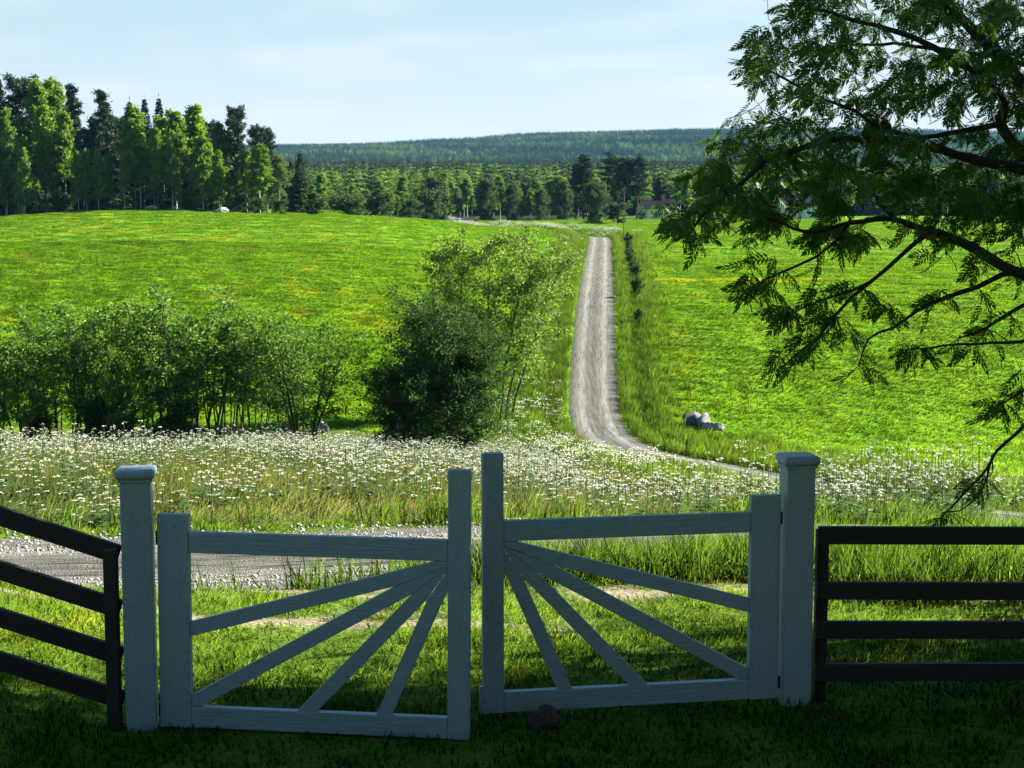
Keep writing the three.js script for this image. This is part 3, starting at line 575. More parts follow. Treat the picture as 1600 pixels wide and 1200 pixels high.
// ---------------------------------------------------------------- farmhouses beyond the far field
function house(u, v, d, turn, W, D, H, R, wallColor, roofColor, label, wins) {
  const p = at(u, v, d), g = base('farmhouse', p.x, ground(p.x, d), p.z, turn);
  const wm = new THREE.MeshStandardMaterial({ color: lin(...wallColor), map: paintMap, roughness: 0.8 }), rm = new THREE.MeshPhysicalMaterial({ color: lin(...roofColor), map: rockMap, roughness: 1, specularIntensity: 0.1 });
  const frame = new THREE.MeshStandardMaterial({ color: lin(0.75, 0.75, 0.73), roughness: 0.6 }), glass = new THREE.MeshPhysicalMaterial({ color: lin(0.02, 0.025, 0.03), roughness: 0.08, clearcoat: 1 });
  const s = new THREE.Shape([[-D / 2, -0.6], [D / 2, -0.6], [D / 2, H], [0, H + R], [-D / 2, H]].map((q) => new THREE.Vector2(...q)));
  mesh('wall', new THREE.ExtrudeGeometry(s, { depth: W, bevelEnabled: false }).rotateY(Math.PI / 2).translate(-W / 2, 0, 0), wm, g);
  const L = Math.hypot(D / 2, R) + 0.5, a = Math.atan2(R, D / 2);
  const roof = mesh('roof', mergeGeometries([1, -1].map((k) => new THREE.BoxGeometry(W + 0.8, 0.16, L).translate(0, 0.1, L / 2 - 0.02).rotateX(a).rotateY(k > 0 ? 0 : Math.PI).translate(0, H + R, 0))), rm, g);
  mesh('chimney', new THREE.BoxGeometry(0.8, 1.6, 0.7).translate(W * 0.18, H + R + 0.4, 0.2), new THREE.MeshStandardMaterial({ color: lin(0.3, 0.12, 0.08), roughness: 0.9 }), roof);
  for (const [x, y, side] of wins) {                        // side 0 long wall, 1 gable, -1 other gable
    const w = new THREE.Group(); w.name = 'window'; g.add(w);
    if (side === 0) w.position.set(x, y, D / 2 + 0.03); else { w.position.set(side * (W / 2 + 0.03), y, x); w.rotation.y = side * Math.PI / 2; }
    mesh('frame', mergeGeometries([[0, 0.68, 1.2, 0.14], [0, -0.68, 1.2, 0.14], [-0.53, 0, 0.14, 1.22], [0.53, 0, 0.14, 1.22], [0, 0, 0.07, 1.22]].map(([a2, b, c, e]) => new THREE.BoxGeometry(c, e, 0.09).translate(a2, b, 0))), frame, w);
    mesh('pane', new THREE.BoxGeometry(0.92, 1.2, 0.02).translate(0, 0, -0.01), glass, w);
  }
  const door = mesh('door', new THREE.BoxGeometry(1.0, 2.05, 0.08).translate(W * 0.28, 1.0, D / 2 + 0.03), new THREE.MeshStandardMaterial({ color: lin(0.1, 0.16, 0.2), roughness: 0.5 }), g);
  mesh('handle', new THREE.BoxGeometry(0.14, 0.04, 0.06).translate(W * 0.28 - 0.38, 1.0, D / 2 + 0.1), iron, door);
  tag(g, label, 'house', 'farmhouses beyond the far field');
}
house(1026, 348, 410, 0.4, 8.6, 5.6, 2.7, 1.9, [0.42, 0.44, 0.45], [0.016, 0.015, 0.018], 'white farmhouse with dark roof half hidden behind the rowan tip', [[-2.8, 1.5, 0], [-0.8, 1.5, 0], [0.9, 1.5, 0], [-1.2, 1.5, -1], [1.2, 1.5, -1], [0, 3.4, -1]]);
house(1246, 349, 410, 0.35, 12, 7, 3.3, 2.6, [0.4, 0.44, 0.48], [0.02, 0.022, 0.035], 'pale farmhouse with blue-grey roof seen through the rowan leaves', [[-4, 1.7, 0], [-1.6, 1.7, 0], [1, 1.7, 0], [-1.5, 1.7, 1], [1.5, 1.7, 1], [0, 4.2, 1]]);
{
  const x0 = at(1132, 348, 392).x, g = base('board_fence', x0, ground(x0, 392), -392), m = new THREE.MeshStandardMaterial({ color: lin(0.5, 0.5, 0.46), roughness: 0.8 });
  for (let k = 0; k < 6; k++) mesh('post', new THREE.BoxGeometry(0.14, 1.25, 0.14).translate(k * 2.4, 0.5, -0.1), m, g);
  for (const y of [0.3, 0.65, 1.0]) mesh('rail', new THREE.BoxGeometry(12.4, 0.17, 0.05).translate(6, y, 0), m, g);
  tag(g, 'low pale board fence in front of the farm at the field edge', 'fence');
}

// ---------------------------------------------------------------- trees
const barkMap = dataTexture([128, 256], (u, v) => { const k = 0.7 + 0.22 * tiled(u, v, 14, 2) + 0.16 * noise2(u * 30, v * 6); return [k, k * 0.98, k * 0.95]; }, true);
const birchMap = dataTexture([128, 256], (u, v) => { const m = noise2(u * 5, v * 34), k = m > 0.45 ? 0.2 : 0.95 + 0.05 * m; return [k, k, k * 0.97]; }, true);
const barkMat = new THREE.MeshStandardMaterial({ vertexColors: true, map: barkMap, bumpMap: barkMap, bumpScale: 0.02, roughness: 0.95 });
const birchMat = new THREE.MeshStandardMaterial({ vertexColors: true, map: birchMap, roughness: 0.85 });
const crownMat = leafy({ transmission: 0.5 }), needleMat = leafy({ transmission: 0.12 });
const around = (r) => { const a = r() * 6.283, y = r() * 2 - 1, q = Math.sqrt(1 - y * y); return [Math.cos(a) * q, y, Math.sin(a) * q]; };
const gauss = (r) => (r() + r() + r() + r() - 2) * 0.87;
function tone(c, r, s = 0.3) { const f = 1 - s / 2 + s * r(), y = 0.88 + 0.24 * r(); return [c[0] * f * y, c[1] * f, c[2] * f]; }
// o: height, bole (where the crown starts), spread, profile(t), stems [[lean x, lean z, height share]], limbs, leaves, leaf [length, width], color, droop, rise, clump, bark, trunk radius
function broadleaf(seed, o) {
  const r = seeded(seed), wood = new Build(), crown = new Build(), clumps = [];
  for (const [lx, lz, share, ox = 0, oz = 0] of o.stems || [[0, 0, 1]]) {
    const H = o.height * share, n = 7, path = [], rad = [], w1 = r() * 9, wob = o.wobble ?? 0.02;
    for (let k = 0; k <= n; k++) { const t = k / n; path.push([ox + lx * H * Math.pow(t, 1.15) + noise2(t * 2.1, w1) * H * wob * t, t * H * 0.97 - (k ? 0 : 0.3), oz + lz * H * Math.pow(t, 1.15) + noise2(t * 2.1, w1 + 5) * H * wob * t]); rad.push(lerp(o.trunk * Math.sqrt(share), 0.012, Math.pow(t, 0.85))); }
    wood.tube(path, rad, 7, o.bark);
    const spot = (y) => { const t = clamp(y / (H * 0.97)) * n, k = Math.min(n - 1, Math.floor(t)), f = t - k; return [0, 1, 2].map((q) => lerp(path[k][q], path[k + 1][q], f)); };
    const limbs = Math.round(o.limbs * (o.stems ? 1 / o.stems.length : 1)), bole = o.bole * H;
    for (let k = 0; k < limbs; k++) {
      const t = Math.pow((k + r()) / limbs, 0.85), y = lerp(bole, H * 0.94, t), s = spot(y), a = k * 2.399 + r() * 0.9, len = o.spread * o.profile(t) * (0.65 + 0.5 * r()), up = lerp(o.rise[0], o.rise[1], t) + (r() - 0.5) * 0.4;
      const pts = [s]; let cx = s[0], cy = s[1], cz = s[2], aa = a, e = up;
      for (let q = 0; q < 4; q++) { aa += (r() - 0.5) * 0.6; e += (r() - 0.5) * 0.3 - o.droop * q * 0.16; cx += Math.cos(aa) * Math.cos(e) * len / 4; cz += Math.sin(aa) * Math.cos(e) * len / 4; cy += Math.sin(e) * len / 4; pts.push([cx, cy, cz]); }
      const rr = Math.max(0.014, o.trunk * 0.3 * (1 - 0.7 * t) * Math.sqrt(share)); wood.tube(pts, pts.map((_, q) => lerp(rr, 0.006, q / 4)), 4, o.twig || o.bark);
      for (let q = 2; q <= 4; q++) clumps.push([...pts[q], (0.55 + 0.6 * r()) * o.clump]);
      for (let q = 0; q < (o.side ?? 2); q++) {
        const b = pts[1 + Math.floor(r() * 3)], c = [b[0] + gauss(r) * len * 0.35, b[1] + (r() - 0.35) * len * 0.35, b[2] + gauss(r) * len * 0.35];
        wood.tube([b, c], [rr * 0.5, 0.005], 3, o.twig || o.bark); clumps.push([...c, (0.5 + 0.5 * r()) * o.clump]);
      }
    }
    clumps.push([...spot(H * 0.97), o.clump * 0.5], [...spot(H * 0.9), o.clump * 0.7]);
  }
  const each = Math.ceil(o.leaves / clumps.length);
  for (const [x, y, z, q] of clumps) {
    const f = 0.8 + 0.4 * r(), cc = o.color[Math.floor(r() * o.color.length)];
    for (let k = 0; k < each; k++) {
      const px = x + gauss(r) * q, py = y + gauss(r) * q * (o.flat ?? 0.85) - o.droop * q * 0.3 * r(), pz = z + gauss(r) * q, d = around(r), n = around(r);
      d[1] = d[1] * 0.7 - 0.5 * o.droop; const l = Math.hypot(...d); n[1] += 0.5; const m = Math.hypot(...n);
      const s = 0.7 + 0.6 * r(), c = tone(cc, r); crown.leaf(px, py, pz, d[0] / l, d[1] / l, d[2] / l, n[0] / m, n[1] / m, n[2] / m, o.leaf[0] * s, o.leaf[1] * s, [c[0] * f, c[1] * f, c[2] * f]);
    }
  }
  return [wood.geometry(), crown.geometry()];
}
function spruce(seed, H, R, color, dense = 1) {
  const r = seeded(seed), wood = new Build(), crown = new Build();
  wood.tube([[0, -0.3, 0], [0, H * 0.5, 0], [0, H, 0]], [H * 0.011, H * 0.007, 0.01], 6, [0.12, 0.085, 0.06]);
  const rows = Math.round(44 * dense);
  for (let k = 0; k < rows; k++) {
    const t = k / rows, y0 = H * lerp(0.07, 0.985, t), len0 = R * Math.pow(1 - t, 0.95) + 0.06, n = 7 + Math.floor(r() * 4);
    for (let b = 0; b < n; b++) {
      const a = b / n * 6.283 + k * 1.3 + r() * 0.5, len = len0 * (0.65 + 0.5 * r()), ca = Math.cos(a), sa = Math.sin(a), dip = lerp(0.45, -0.25, t) + (r() - 0.5) * 0.2, y = y0 + (r() - 0.5) * 0.55 * (1 - t * 0.6);
      wood.tube([[0, y, 0], [ca * len, y - dip * len, sa * len]], [0.03 * (1 - t) + 0.01, 0.006], 3, [0.08, 0.06, 0.045]);
      const steps = Math.max(2, Math.round(len / 0.32));
      for (let s = 1; s <= steps; s++) {
        const f = s / steps, x = ca * len * f, z = sa * len * f, yy = y - dip * len * f + 0.12 * f * f * len;
        for (const side of [-1, 1]) { const g = a + side * (0.7 + 0.4 * r()), c = tone(color, r, 0.5); crown.leaf(x, yy, z, Math.cos(g) * 0.85, -0.3 - 0.35 * r(), Math.sin(g) * 0.85, (r() - 0.5) * 0.8, 0.9, (r() - 0.5) * 0.8, Math.min(1.05 - 0.3 * f, 0.42 + 0.42 * len), 0.3, c); }
        if (s === steps) crown.leaf(x, yy, z, ca * 0.9, 0.1, sa * 0.9, 0, 1, 0, 0.45, 0.16, tone(color, r, 0.5));
      }
    }
  }
  crown.leaf(0, H - 0.3, 0, 0, 1, 0, 1, 0, 0, 0.9, 0.2, color);
  return [wood.geometry(), crown.geometry()];
}
const oval = (t) => Math.pow(Math.sin(Math.PI * clamp(0.12 + 0.83 * t)), 0.75);
const tear = (t) => 0.35 + 0.9 * Math.sin(Math.PI * Math.pow(clamp(0.1 + 0.88 * t), 0.75)) * (1 - 0.25 * t);
const topHeavy = (t) => 0.55 + 0.6 * Math.sin(Math.PI * clamp(0.1 + 0.75 * t));
const BIRCH = [[0.125, 0.235, 0.016], [0.108, 0.205, 0.016], [0.14, 0.24, 0.028]], ASPEN = [[0.14, 0.26, 0.012], [0.12, 0.23, 0.012], [0.155, 0.27, 0.02]], GREY = [[0.11, 0.175, 0.05], [0.095, 0.155, 0.04]];
const PINE = [[0.030, 0.052, 0.024], [0.036, 0.058, 0.03], [0.026, 0.046, 0.02]], WHITE_BARK = [0.5, 0.49, 0.46], DARK_BARK = [0.07, 0.058, 0.048], RED_BARK = (t) => mixc([0.1, 0.075, 0.06], [0.26, 0.13, 0.07], smooth(0.3, 0.6, t));
const pineShape = (H, bole, seed, prof = topHeavy) => broadleaf(seed, { height: H, bole, spread: H * 0.15, profile: prof, limbs: 34, leaves: 10000, leaf: [0.42, 0.15], color: PINE, droop: 0.1, rise: [-0.1, 0.7], clump: 0.62, flat: 0.6, bark: RED_BARK, twig: [0.14, 0.09, 0.06], trunk: 0.22, wobble: 0.015 });
const SHAPES = {
  birch: [0, 1, 2].map((k) => [...broadleaf(200 + k, { height: 15, bole: 0.26 + 0.06 * k, spread: 2.4 - 0.3 * k, profile: tear, limbs: 36, leaves: 8500, leaf: [0.38, 0.26], color: BIRCH, droop: 0.9, rise: [0.5, 1.0], clump: 0.62, bark: WHITE_BARK, twig: DARK_BARK, trunk: 0.14 }), birchMat, crownMat]),
  aspen: [0, 1].map((k) => [...broadleaf(210 + k, { height: 15, bole: 0.27, spread: 2.4, profile: oval, limbs: 32, leaves: 8500, leaf: [0.38, 0.28], color: ASPEN, droop: 0.2, rise: [0.4, 1.0], clump: 0.66, bark: [0.3, 0.3, 0.24], twig: DARK_BARK, trunk: 0.14 }), barkMat, crownMat]),
  young: [0, 1].map((k) => [...broadleaf(215 + k, { height: 9, bole: 0.12, spread: 1.6, profile: tear, limbs: 30, leaves: 5200, leaf: [0.32, 0.22], color: [...BIRCH, ASPEN[1]], droop: 0.6, rise: [0.6, 1.1], clump: 0.5, bark: WHITE_BARK, twig: DARK_BARK, trunk: 0.08 }), birchMat, crownMat]),
  grey: [0].map((k) => [...broadleaf(218 + k, { height: 14, bole: 0.25, spread: 2.3, profile: tear, limbs: 34, leaves: 6000, leaf: [0.34, 0.22], color: GREY, droop: 0.6, rise: [0.5, 1.0], clump: 0.7, bark: WHITE_BARK, twig: DARK_BARK, trunk: 0.13 }), birchMat, crownMat]),
  pine: [[18, 0.42, 220], [19, 0.14, 221, (t) => 1.2 - 0.95 * t], [17, 0.58, 222]].map((a) => [...pineShape(...a), barkMat, needleMat]),
  spruce: [0, 1, 2].map((k) => [...spruce(230 + k, 17, 2.6 + 0.3 * k, [[0.026, 0.046, 0.02], [0.03, 0.052, 0.024], [0.034, 0.06, 0.02]][k]), barkMat, needleMat]),
  shrub: [0, 1].map((k) => [...broadleaf(240 + k, { height: 4, bole: 0.05, spread: 2.2, profile: oval, stems: [[0.2, 0.1, 1], [-0.25, 0.1, 0.9], [0.05, -0.3, 0.85], [-0.1, 0.25, 0.95]], limbs: 30, leaves: 4200, leaf: [0.26, 0.19], color: [[0.06, 0.1, 0.02], [0.05, 0.09, 0.02]], droop: 0.2, rise: [0.2, 0.9], clump: 0.5, bark: DARK_BARK, trunk: 0.06 }), barkMat, crownMat]),
  round: [0].map((k) => [...broadleaf(245 + k, { height: 9, bole: 0.05, spread: 4.2, profile: oval, limbs: 60, leaves: 12000, leaf: [0.34, 0.26], color: [[0.05, 0.085, 0.02], [0.06, 0.1, 0.022]], droop: 0.2, rise: [0.1, 1.0], clump: 0.85, bark: DARK_BARK, trunk: 0.2 }), barkMat, crownMat]),
};
// thickets in the dip: many thin stems, airy crowns
const MANY = (n, s, out, seed) => { const r = seeded(seed); return Array.from({ length: n }, (_, k) => { const a = k / n * 6.283 + r(), q = s * (0.4 + 0.6 * r()); return [Math.cos(a) * out * (0.4 + r()), Math.sin(a) * out * (0.4 + r()), 0.72 + 0.28 * r(), Math.cos(a) * q, Math.sin(a) * q]; }); };
SHAPES.thicket = [0, 1, 2].map((k) => [...broadleaf(250 + k, { height: 7, bole: 0.28, spread: 1.15, profile: (t) => 0.75 + 0.4 * Math.sin(Math.PI * t), stems: MANY(9 + k, 0.9, 0.13, 251 + k), limbs: 90, leaves: 7000, leaf: [0.14, 0.095], color: [[0.115, 0.225, 0.028], [0.14, 0.25, 0.036], [0.1, 0.2, 0.024]], droop: 0.3, rise: [0.4, 1.1], clump: 0.34, side: 3, bark: [0.09, 0.08, 0.065], trunk: 0.055, wobble: 0.035 }), barkMat, crownMat]);
SHAPES.alder = [[...broadleaf(260, { height: 7, bole: 0.16, spread: 1.5, profile: (t) => 0.8 + 0.5 * Math.sin(Math.PI * t), stems: MANY(6, 0.5, 0.22, 262), limbs: 90, leaves: 9000, leaf: [0.125, 0.1], color: [[0.085, 0.185, 0.018], [0.1, 0.2, 0.02], [0.115, 0.22, 0.024]], droop: 0.2, rise: [0.1, 1.0], clump: 0.42, side: 3, bark: [0.06, 0.05, 0.04], trunk: 0.08, wobble: 0.03 }), barkMat, crownMat]];
SHAPES.darkBush = [[...broadleaf(270, { height: 6.6, bole: 0.04, spread: 2.25, profile: (t) => 0.75 + 0.55 * Math.sin(Math.PI * clamp(0.15 + 0.8 * t)), stems: MANY(9, 0.9, 0.2, 271), limbs: 190, leaves: 30000, leaf: [0.125, 0.095], color: [[0.04, 0.085, 0.014], [0.048, 0.095, 0.016], [0.034, 0.072, 0.012]], droop: 0.2, rise: [0.0, 1.0], clump: 0.42, side: 3, bark: [0.06, 0.05, 0.042], trunk: 0.075, wobble: 0.03 }), barkMat, crownMat]];
SHAPES.looseBirch = [[...broadleaf(280, { height: 9.6, bole: 0.3, spread: 2.3, profile: (t) => 0.7 + 0.5 * Math.sin(Math.PI * t), stems: [[0.30, 0.02, 0.86, 0.9, 0], [0.16, 0.05, 1, 0.3, 0], [-0.02, -0.1, 0.97, -0.2, 0.2], [-0.16, 0.06, 0.98, -0.7, 0], [-0.24, 0, 0.9, -1, 0.1], [0.23, -0.1, 0.9, 0.6, -0.3]], limbs: 130, leaves: 22000, leaf: [0.14, 0.1], color: [[0.16, 0.25, 0.035], [0.14, 0.23, 0.032], [0.175, 0.26, 0.04]], droop: 0.5, rise: [0.4, 1.0], clump: 0.42, side: 3, bark: [0.075, 0.065, 0.052], trunk: 0.085, wobble: 0.05 }), barkMat, crownMat]];
const HEIGHT = { birch: 15, aspen: 15, young: 9, grey: 14, pine: [18, 19, 17], spruce: 17, shrub: 4, round: 9, thicket: 7, alder: 7, darkBush: 6.6, looseBirch: 9.6 };
const KIND = { birch: 'birch_tree', aspen: 'aspen_tree', young: 'young_birch', grey: 'birch_tree', pine: 'pine_tree', spruce: 'spruce_tree', shrub: 'shrub', round: 'broadleaf_tree', thicket: 'thicket_tree', alder: 'alder_tree', darkBush: 'willow_bush', looseBirch: 'slender_birch' };
const proto = {};
let turns = seeded(301);
function tree(kind, x, d, h, label, group, wide = 1, variant, turn) {
  const n = SHAPES[kind].length, k = variant ?? Math.floor(turns() * n), key = kind + k;
  let g;
  if (!proto[key]) {
    const [wood, crown, wm, cm] = SHAPES[kind][k];
    g = proto[key] = base(KIND[kind], 0, 0, 0);
    mesh('trunk', wood, wm, g); mesh('crown', crown, cm, g);
  } else g = copyOf(proto[key], KIND[kind]);
  const H = Array.isArray(HEIGHT[kind]) ? HEIGHT[kind][k] : HEIGHT[kind], s = h / H;
  g.position.set(x, ground(x, d) - 0.05, -d); g.rotation.set(0, turn ?? turns() * 6.283, 0); g.scale.set(s * wide, s, s * wide);
  return tag(g, label, kind === 'shrub' || kind === 'darkBush' ? 'bush' : 'tree', group);
}
// u, top row of the photograph, distance, kind, width factor, label
const byTop = (u, top, d, kind, wide, label, group, variant, turn) => { const x = at(u, 330, d).x, h = at(u, top, d).y - ground(x, d); return tree(kind, x, d, h, label, group, wide, variant, turn); };
{
  const G = 'trees of the wood on the left hill';
  [[4, 118, 272, 'spruce', 1, 'dark spruce towering at the very left edge of the wood'],
    [40, 124, 276, 'pine', 1, 'tall dark pine behind the birches at the left end of the wood'],
    [66, 124, 270, 'birch', 0.85, 'tall soft green birch second of the high crowns on the left'],
    [88, 121, 274, 'birch', 0.9, 'slim birch with the highest green top left of the broad pine'],
    [118, 128, 268, 'pine', 0.95, 'broad dark pine between the high birches and the conical pine', 1],
    [165, 137, 266, 'pine', 1.1, 'conical dark pine standing above the white-stemmed young birch', 1],
    [207, 154, 276, 'spruce', 0.9, 'pointed dark spruce just behind the bright aspen top'],
    [230, 150, 280, 'spruce', 0.9, 'first of the twin pointed spruces right of the aspen'],
    [252, 149, 279, 'spruce', 0.9, 'second of the twin pointed spruces right of the aspen'],
    [72, 165, 262, 'aspen', 0.75, 'bright green aspen in front of the two high birches'],
    [104, 172, 261, 'birch', 0.8, 'narrow brownish-stemmed birch in front of the broad pine'],
    [36, 214, 259, 'young', 1, 'small bright green birch in the shade at the left end of the wood'],
    [10, 168, 262, 'birch', 0.9, 'mid green birch at the left edge of the photograph'],
    [136, 234, 256, 'young', 0.85, 'small young birch with a clean white stem standing forward of the wood', 1],
    [212, 164, 260, 'aspen', 1.05, 'large bright yellow-green aspen, brightest tree of the wood', 0],
    [247, 199, 258, 'aspen', 0.7, 'slim bright aspen beside the large bright one'],
    [276, 171, 261, 'birch', 1, 'pale drooping birch right of the twin spruces', 0],
    [308, 163, 266, 'aspen', 0.9, 'fresh green tree top right of the pale drooping birch'],
    [318, 214, 257, 'young', 1, 'short olive birch below the fresh green tree top'],
    [345, 190, 262, 'grey', 1, 'grey-green thin-leaved birch left of the slender pine'],
    [343, 234, 256, 'young', 0.75, 'narrow young birch right behind the white boulder', 0],
    [369, 170, 262, 'pine', 0.75, 'slender pine with a long bare trunk and a small high top', 2],
    [404, 199, 268, 'pine', 0.7, 'thin pine top rising behind the wide birch'],
    [418, 204, 272, 'pine', 0.7, 'last thin pine top at the right end of the wood', 2],
    [406, 224, 257, 'birch', 1.35, 'wide weeping birch with white stem at the right end of the wood', 1],
    [386, 232, 262, 'birch', 1, 'birch between the slender pine and the wide weeping birch'],
    [437, 241, 262, 'grey', 1.1, 'low pale birch next to the dark spruce at the end of the wood'],
    [470, 236, 290, 'spruce', 1.25, 'broad dark spruce standing alone beyond the end of the wood', 2],
    [455, 250, 292, 'spruce', 1, 'smaller spruce leaning into the lone broad spruce'],
  ].forEach(([u, top, d, kind, wide, label, variant]) => byTop(u, top, d, kind, wide, label, G, variant));
  const r = seeded(310);
  for (let k = 0; k < 110; k++) {
    const u = -90 + 500 * r(), d = 266 + 62 * r(), kind = r() < 0.55 ? 'spruce' : r() < 0.5 ? 'pine' : 'birch', x = at(u, 330, d).x;
    tree(kind, x, d, lerp(11.5, 16, r()) - (u > 330 ? 4 : 0), { spruce: 'dark spruce deep inside the wood on the left hill', pine: 'dark pine deep inside the wood on the left hill', birch: 'shaded birch deep inside the wood on the left hill' }[kind], { spruce: 'spruces deep inside the hill wood', pine: 'pines deep inside the hill wood', birch: 'birches deep inside the hill wood' }[kind], 1.1);
  }
  for (let k = 0; k < 24; k++) { const u = -30 + 470 * r(), d = 256 + 9 * r(); tree('shrub', at(u, 330, d).x, d, 1.2 + 1.4 * r(), 'low shrub along the edge of the hill wood', 'shrubs along the edge of the hill wood', 1.1); }
  for (let k = 0; k < 22; k++) { const u = -10 + (k + r()) / 22 * 440, d = 254 + 8 * r(), kind = r() < 0.6 ? 'young' : 'birch'; tree(kind, at(u, 330, d).x, d, lerp(5.5, 11, r()), { young: 'slim pale young birch along the front edge of the hill wood', birch: 'slender weeping birch along the front edge of the hill wood' }[kind], 'slim birches along the front of the hill wood', 0.7); }
  byTop(492, 303, 268, 'shrub', 1.3, 'dark round bush just right of the end of the hill wood', null, 0);
  byTop(548, 306, 300, 'shrub', 1.2, 'pale green bush between the hill wood and the far trees', null, 1);
  byTop(590, 300, 310, 'shrub', 1.1, 'light green bush right of the pale one on the field crest', null, 0);
}
{
  const G = 'trees along the far edge of the fields';
  [[912, 240, 395, 'pine', 1.9, 'tall broad pine clump left of the thin pine pair', 1], [900, 258, 398, 'pine', 1.6, 'lower pine pressed against the tall broad pine', 1],
    [958, 243, 400, 'pine', 1.25, 'tall reddish pine right of the gap beyond the road', 0], [975, 249, 404, 'pine', 1.1, 'middle one of the three reddish pines beyond the road', 2], [996, 246, 402, 'pine', 1.3, 'right-hand one of the three reddish pines beyond the road', 0],
    [1048, 322, 394, 'round', 0.8, 'dark garden tree hiding the end of the white farmhouse'], [1004, 330, 392, 'shrub', 1, 'garden bush before the white farmhouse'], [930, 290, 345, 'round', 0.95, 'big round dark green tree at the end of the road'], [965, 318, 348, 'shrub', 1.3, 'small bush beside the big round tree at the road end'],
    [694, 268, 408, 'birch', 0.9, 'slim weeping birch above the bend of the far road', 0], [678, 282, 396, 'round', 0.9, 'dark leafy tree shading the far bend of the road'],
    [760, 285, 390, 'round', 0.8, 'dark rounded tree right of the far road bend'], [800, 292, 385, 'round', 0.75, 'second dark rounded tree right of the far road bend'], [845, 300, 380, 'round', 0.8, 'low dark rounded tree left of the big round tree'], [880, 288, 388, 'round', 0.75, 'mid green rounded tree below the tall broad pine'],
    [668, 300, 380, 'shrub', 1.2, 'round bush left of the far road bend'], [640, 312, 372, 'shrub', 1.1, 'small dark round bush by itself on the field crest'],
  ].forEach(([u, top, d, kind, wide, label, variant]) => byTop(u, top, d, kind, wide, label, G, variant));
  const r = seeded(320);
  for (let k = 0; k < 70; k++) {
    const u = 455 + (k + r()) / 70 * 480, d = 388 + 55 * r(), q = r(), kind = q < 0.42 ? 'birch' : q < 0.58 ? 'spruce' : q < 0.75 ? 'young' : q < 0.9 ? 'aspen' : 'grey', x = at(u, 330, d).x;
    tree(kind, x, d, lerp(5.5, 10.5, r()), { birch: 'weeping green birch in the row behind the left field', spruce: 'dark pointed spruce in the row behind the left field', young: 'short pale birch in the row behind the left field', aspen: 'bright green aspen in the row behind the left field', grey: 'grey-green birch in the row behind the left field' }[kind], { birch: 'birches behind the left field', spruce: 'spruces behind the left field', young: 'short birches behind the left field', aspen: 'aspens behind the left field', grey: 'grey birches behind the left field' }[kind], 1.25);
  }
  for (let k = 0; k < 46; k++) {
    const u = 985 + (k + r()) / 46 * 640, d = 425 + 50 * r(), q = r(), kind = q < 0.4 ? 'birch' : q < 0.62 ? 'spruce' : q < 0.8 ? 'aspen' : 'grey', x = at(u, 330, d).x;
    tree(kind, x, d, lerp(9, 13.5, r()), { birch: 'weeping green birch behind the farmhouses', spruce: 'dark pointed spruce behind the farmhouses', aspen: 'bright green aspen behind the farmhouses', grey: 'grey-green birch behind the farmhouses' }[kind], { birch: 'birches behind the farmhouses', spruce: 'spruces behind the farmhouses', aspen: 'aspens behind the farmhouses', grey: 'grey birches behind the farmhouses' }[kind], 1.25);
  }
}
{ // thickets in the dip
  const G = 'thicket trees in the dip';
  [[-40, 500, 84, 'thicket', 1.2, 'shaded thicket tree cut by the left edge of the photograph', 0], [28, 498, 83, 'alder', 1.05, 'dark leafy thicket tree at the left end of the row', 0], [88, 480, 86, 'thicket', 1.15, 'thin-stemmed thicket tree second from the left end', 1], [150, 464, 85, 'thicket', 1.2, 'pale airy thicket tree above the sloping fence', 2], [205, 500, 83, 'alder', 0.9, 'low dark thicket tree left of the tallest one', 0],
    [262, 478, 87, 'thicket', 1.1, 'dense thicket tree leaning on the tallest one', 0], [298, 447, 85, 'thicket', 1.35, 'tallest thicket tree of the row, above the left gate post', 1], [345, 480, 86, 'thicket', 1.05, 'thicket tree just right of the tallest one', 2], [392, 494, 85, 'thicket', 0.9, 'small open thicket tree with bare lower stems', 0], [468, 476, 84, 'alder', 1.15, 'separate thicket tree at the right end of the row', 0], [440, 500, 88, 'thicket', 0.8, 'faint thin tree behind the right end of the thicket row', 2],
  ].forEach(([u, top, d, kind, wide, label, variant], k) => byTop(u, top, d, kind, wide, label, G, variant, k * 1.7));
  byTop(684, 476, 84, 'darkBush', 0.85, 'dense dark bushy willow in the dip left of the road', 'dark willow bushes in the dip', 0, 0.6);
  byTop(628, 566, 83.5, 'darkBush', 1.0, 'low dark willow bush against the left side of the tall dense one', 'dark willow bushes in the dip', 0, 2.9);
  byTop(733, 520, 85, 'darkBush', 0.8, 'dark willow bush on the road side of the tall dense one', 'dark willow bushes in the dip', 0, 4.4);
  byTop(772, 366, 97, 'looseBirch', 0.95, 'airy pale green birch with leaning stems behind the dark willow', null, 0, 0);
  const r = seeded(330);
  for (let k = 0; k < 6; k++) { const u = -20 + 540 * r(), d = 82 + 7 * r(); tree('shrub', at(u, 690, d).x, d, 1.2 + 1.4 * r(), 'low shrub at the feet of the thicket trees', 'shrubs under the thicket', 1); }
  for (let k = 0; k < 16; k++) { const d = lerp(118, 215, Math.pow(r(), 0.8)), x = roadPts.reduce((b, p) => (Math.abs(p.d - d) < Math.abs(b.d - d) ? p : b)).x + 3.3 + 0.5 * r(); tree('shrub', x, d, 1.0 + 0.8 * r(), 'low shrub added as shadow in the ditch right of the road', 'shrubs added as shadow in the road ditch', 0.6, 0); }  // the dark shrubs stand in for the shadow in the ditch
  byTop(735, 632, 92, 'shrub', 1.3, 'low green shrub on the bank right of the dark willow', null, 1);
}
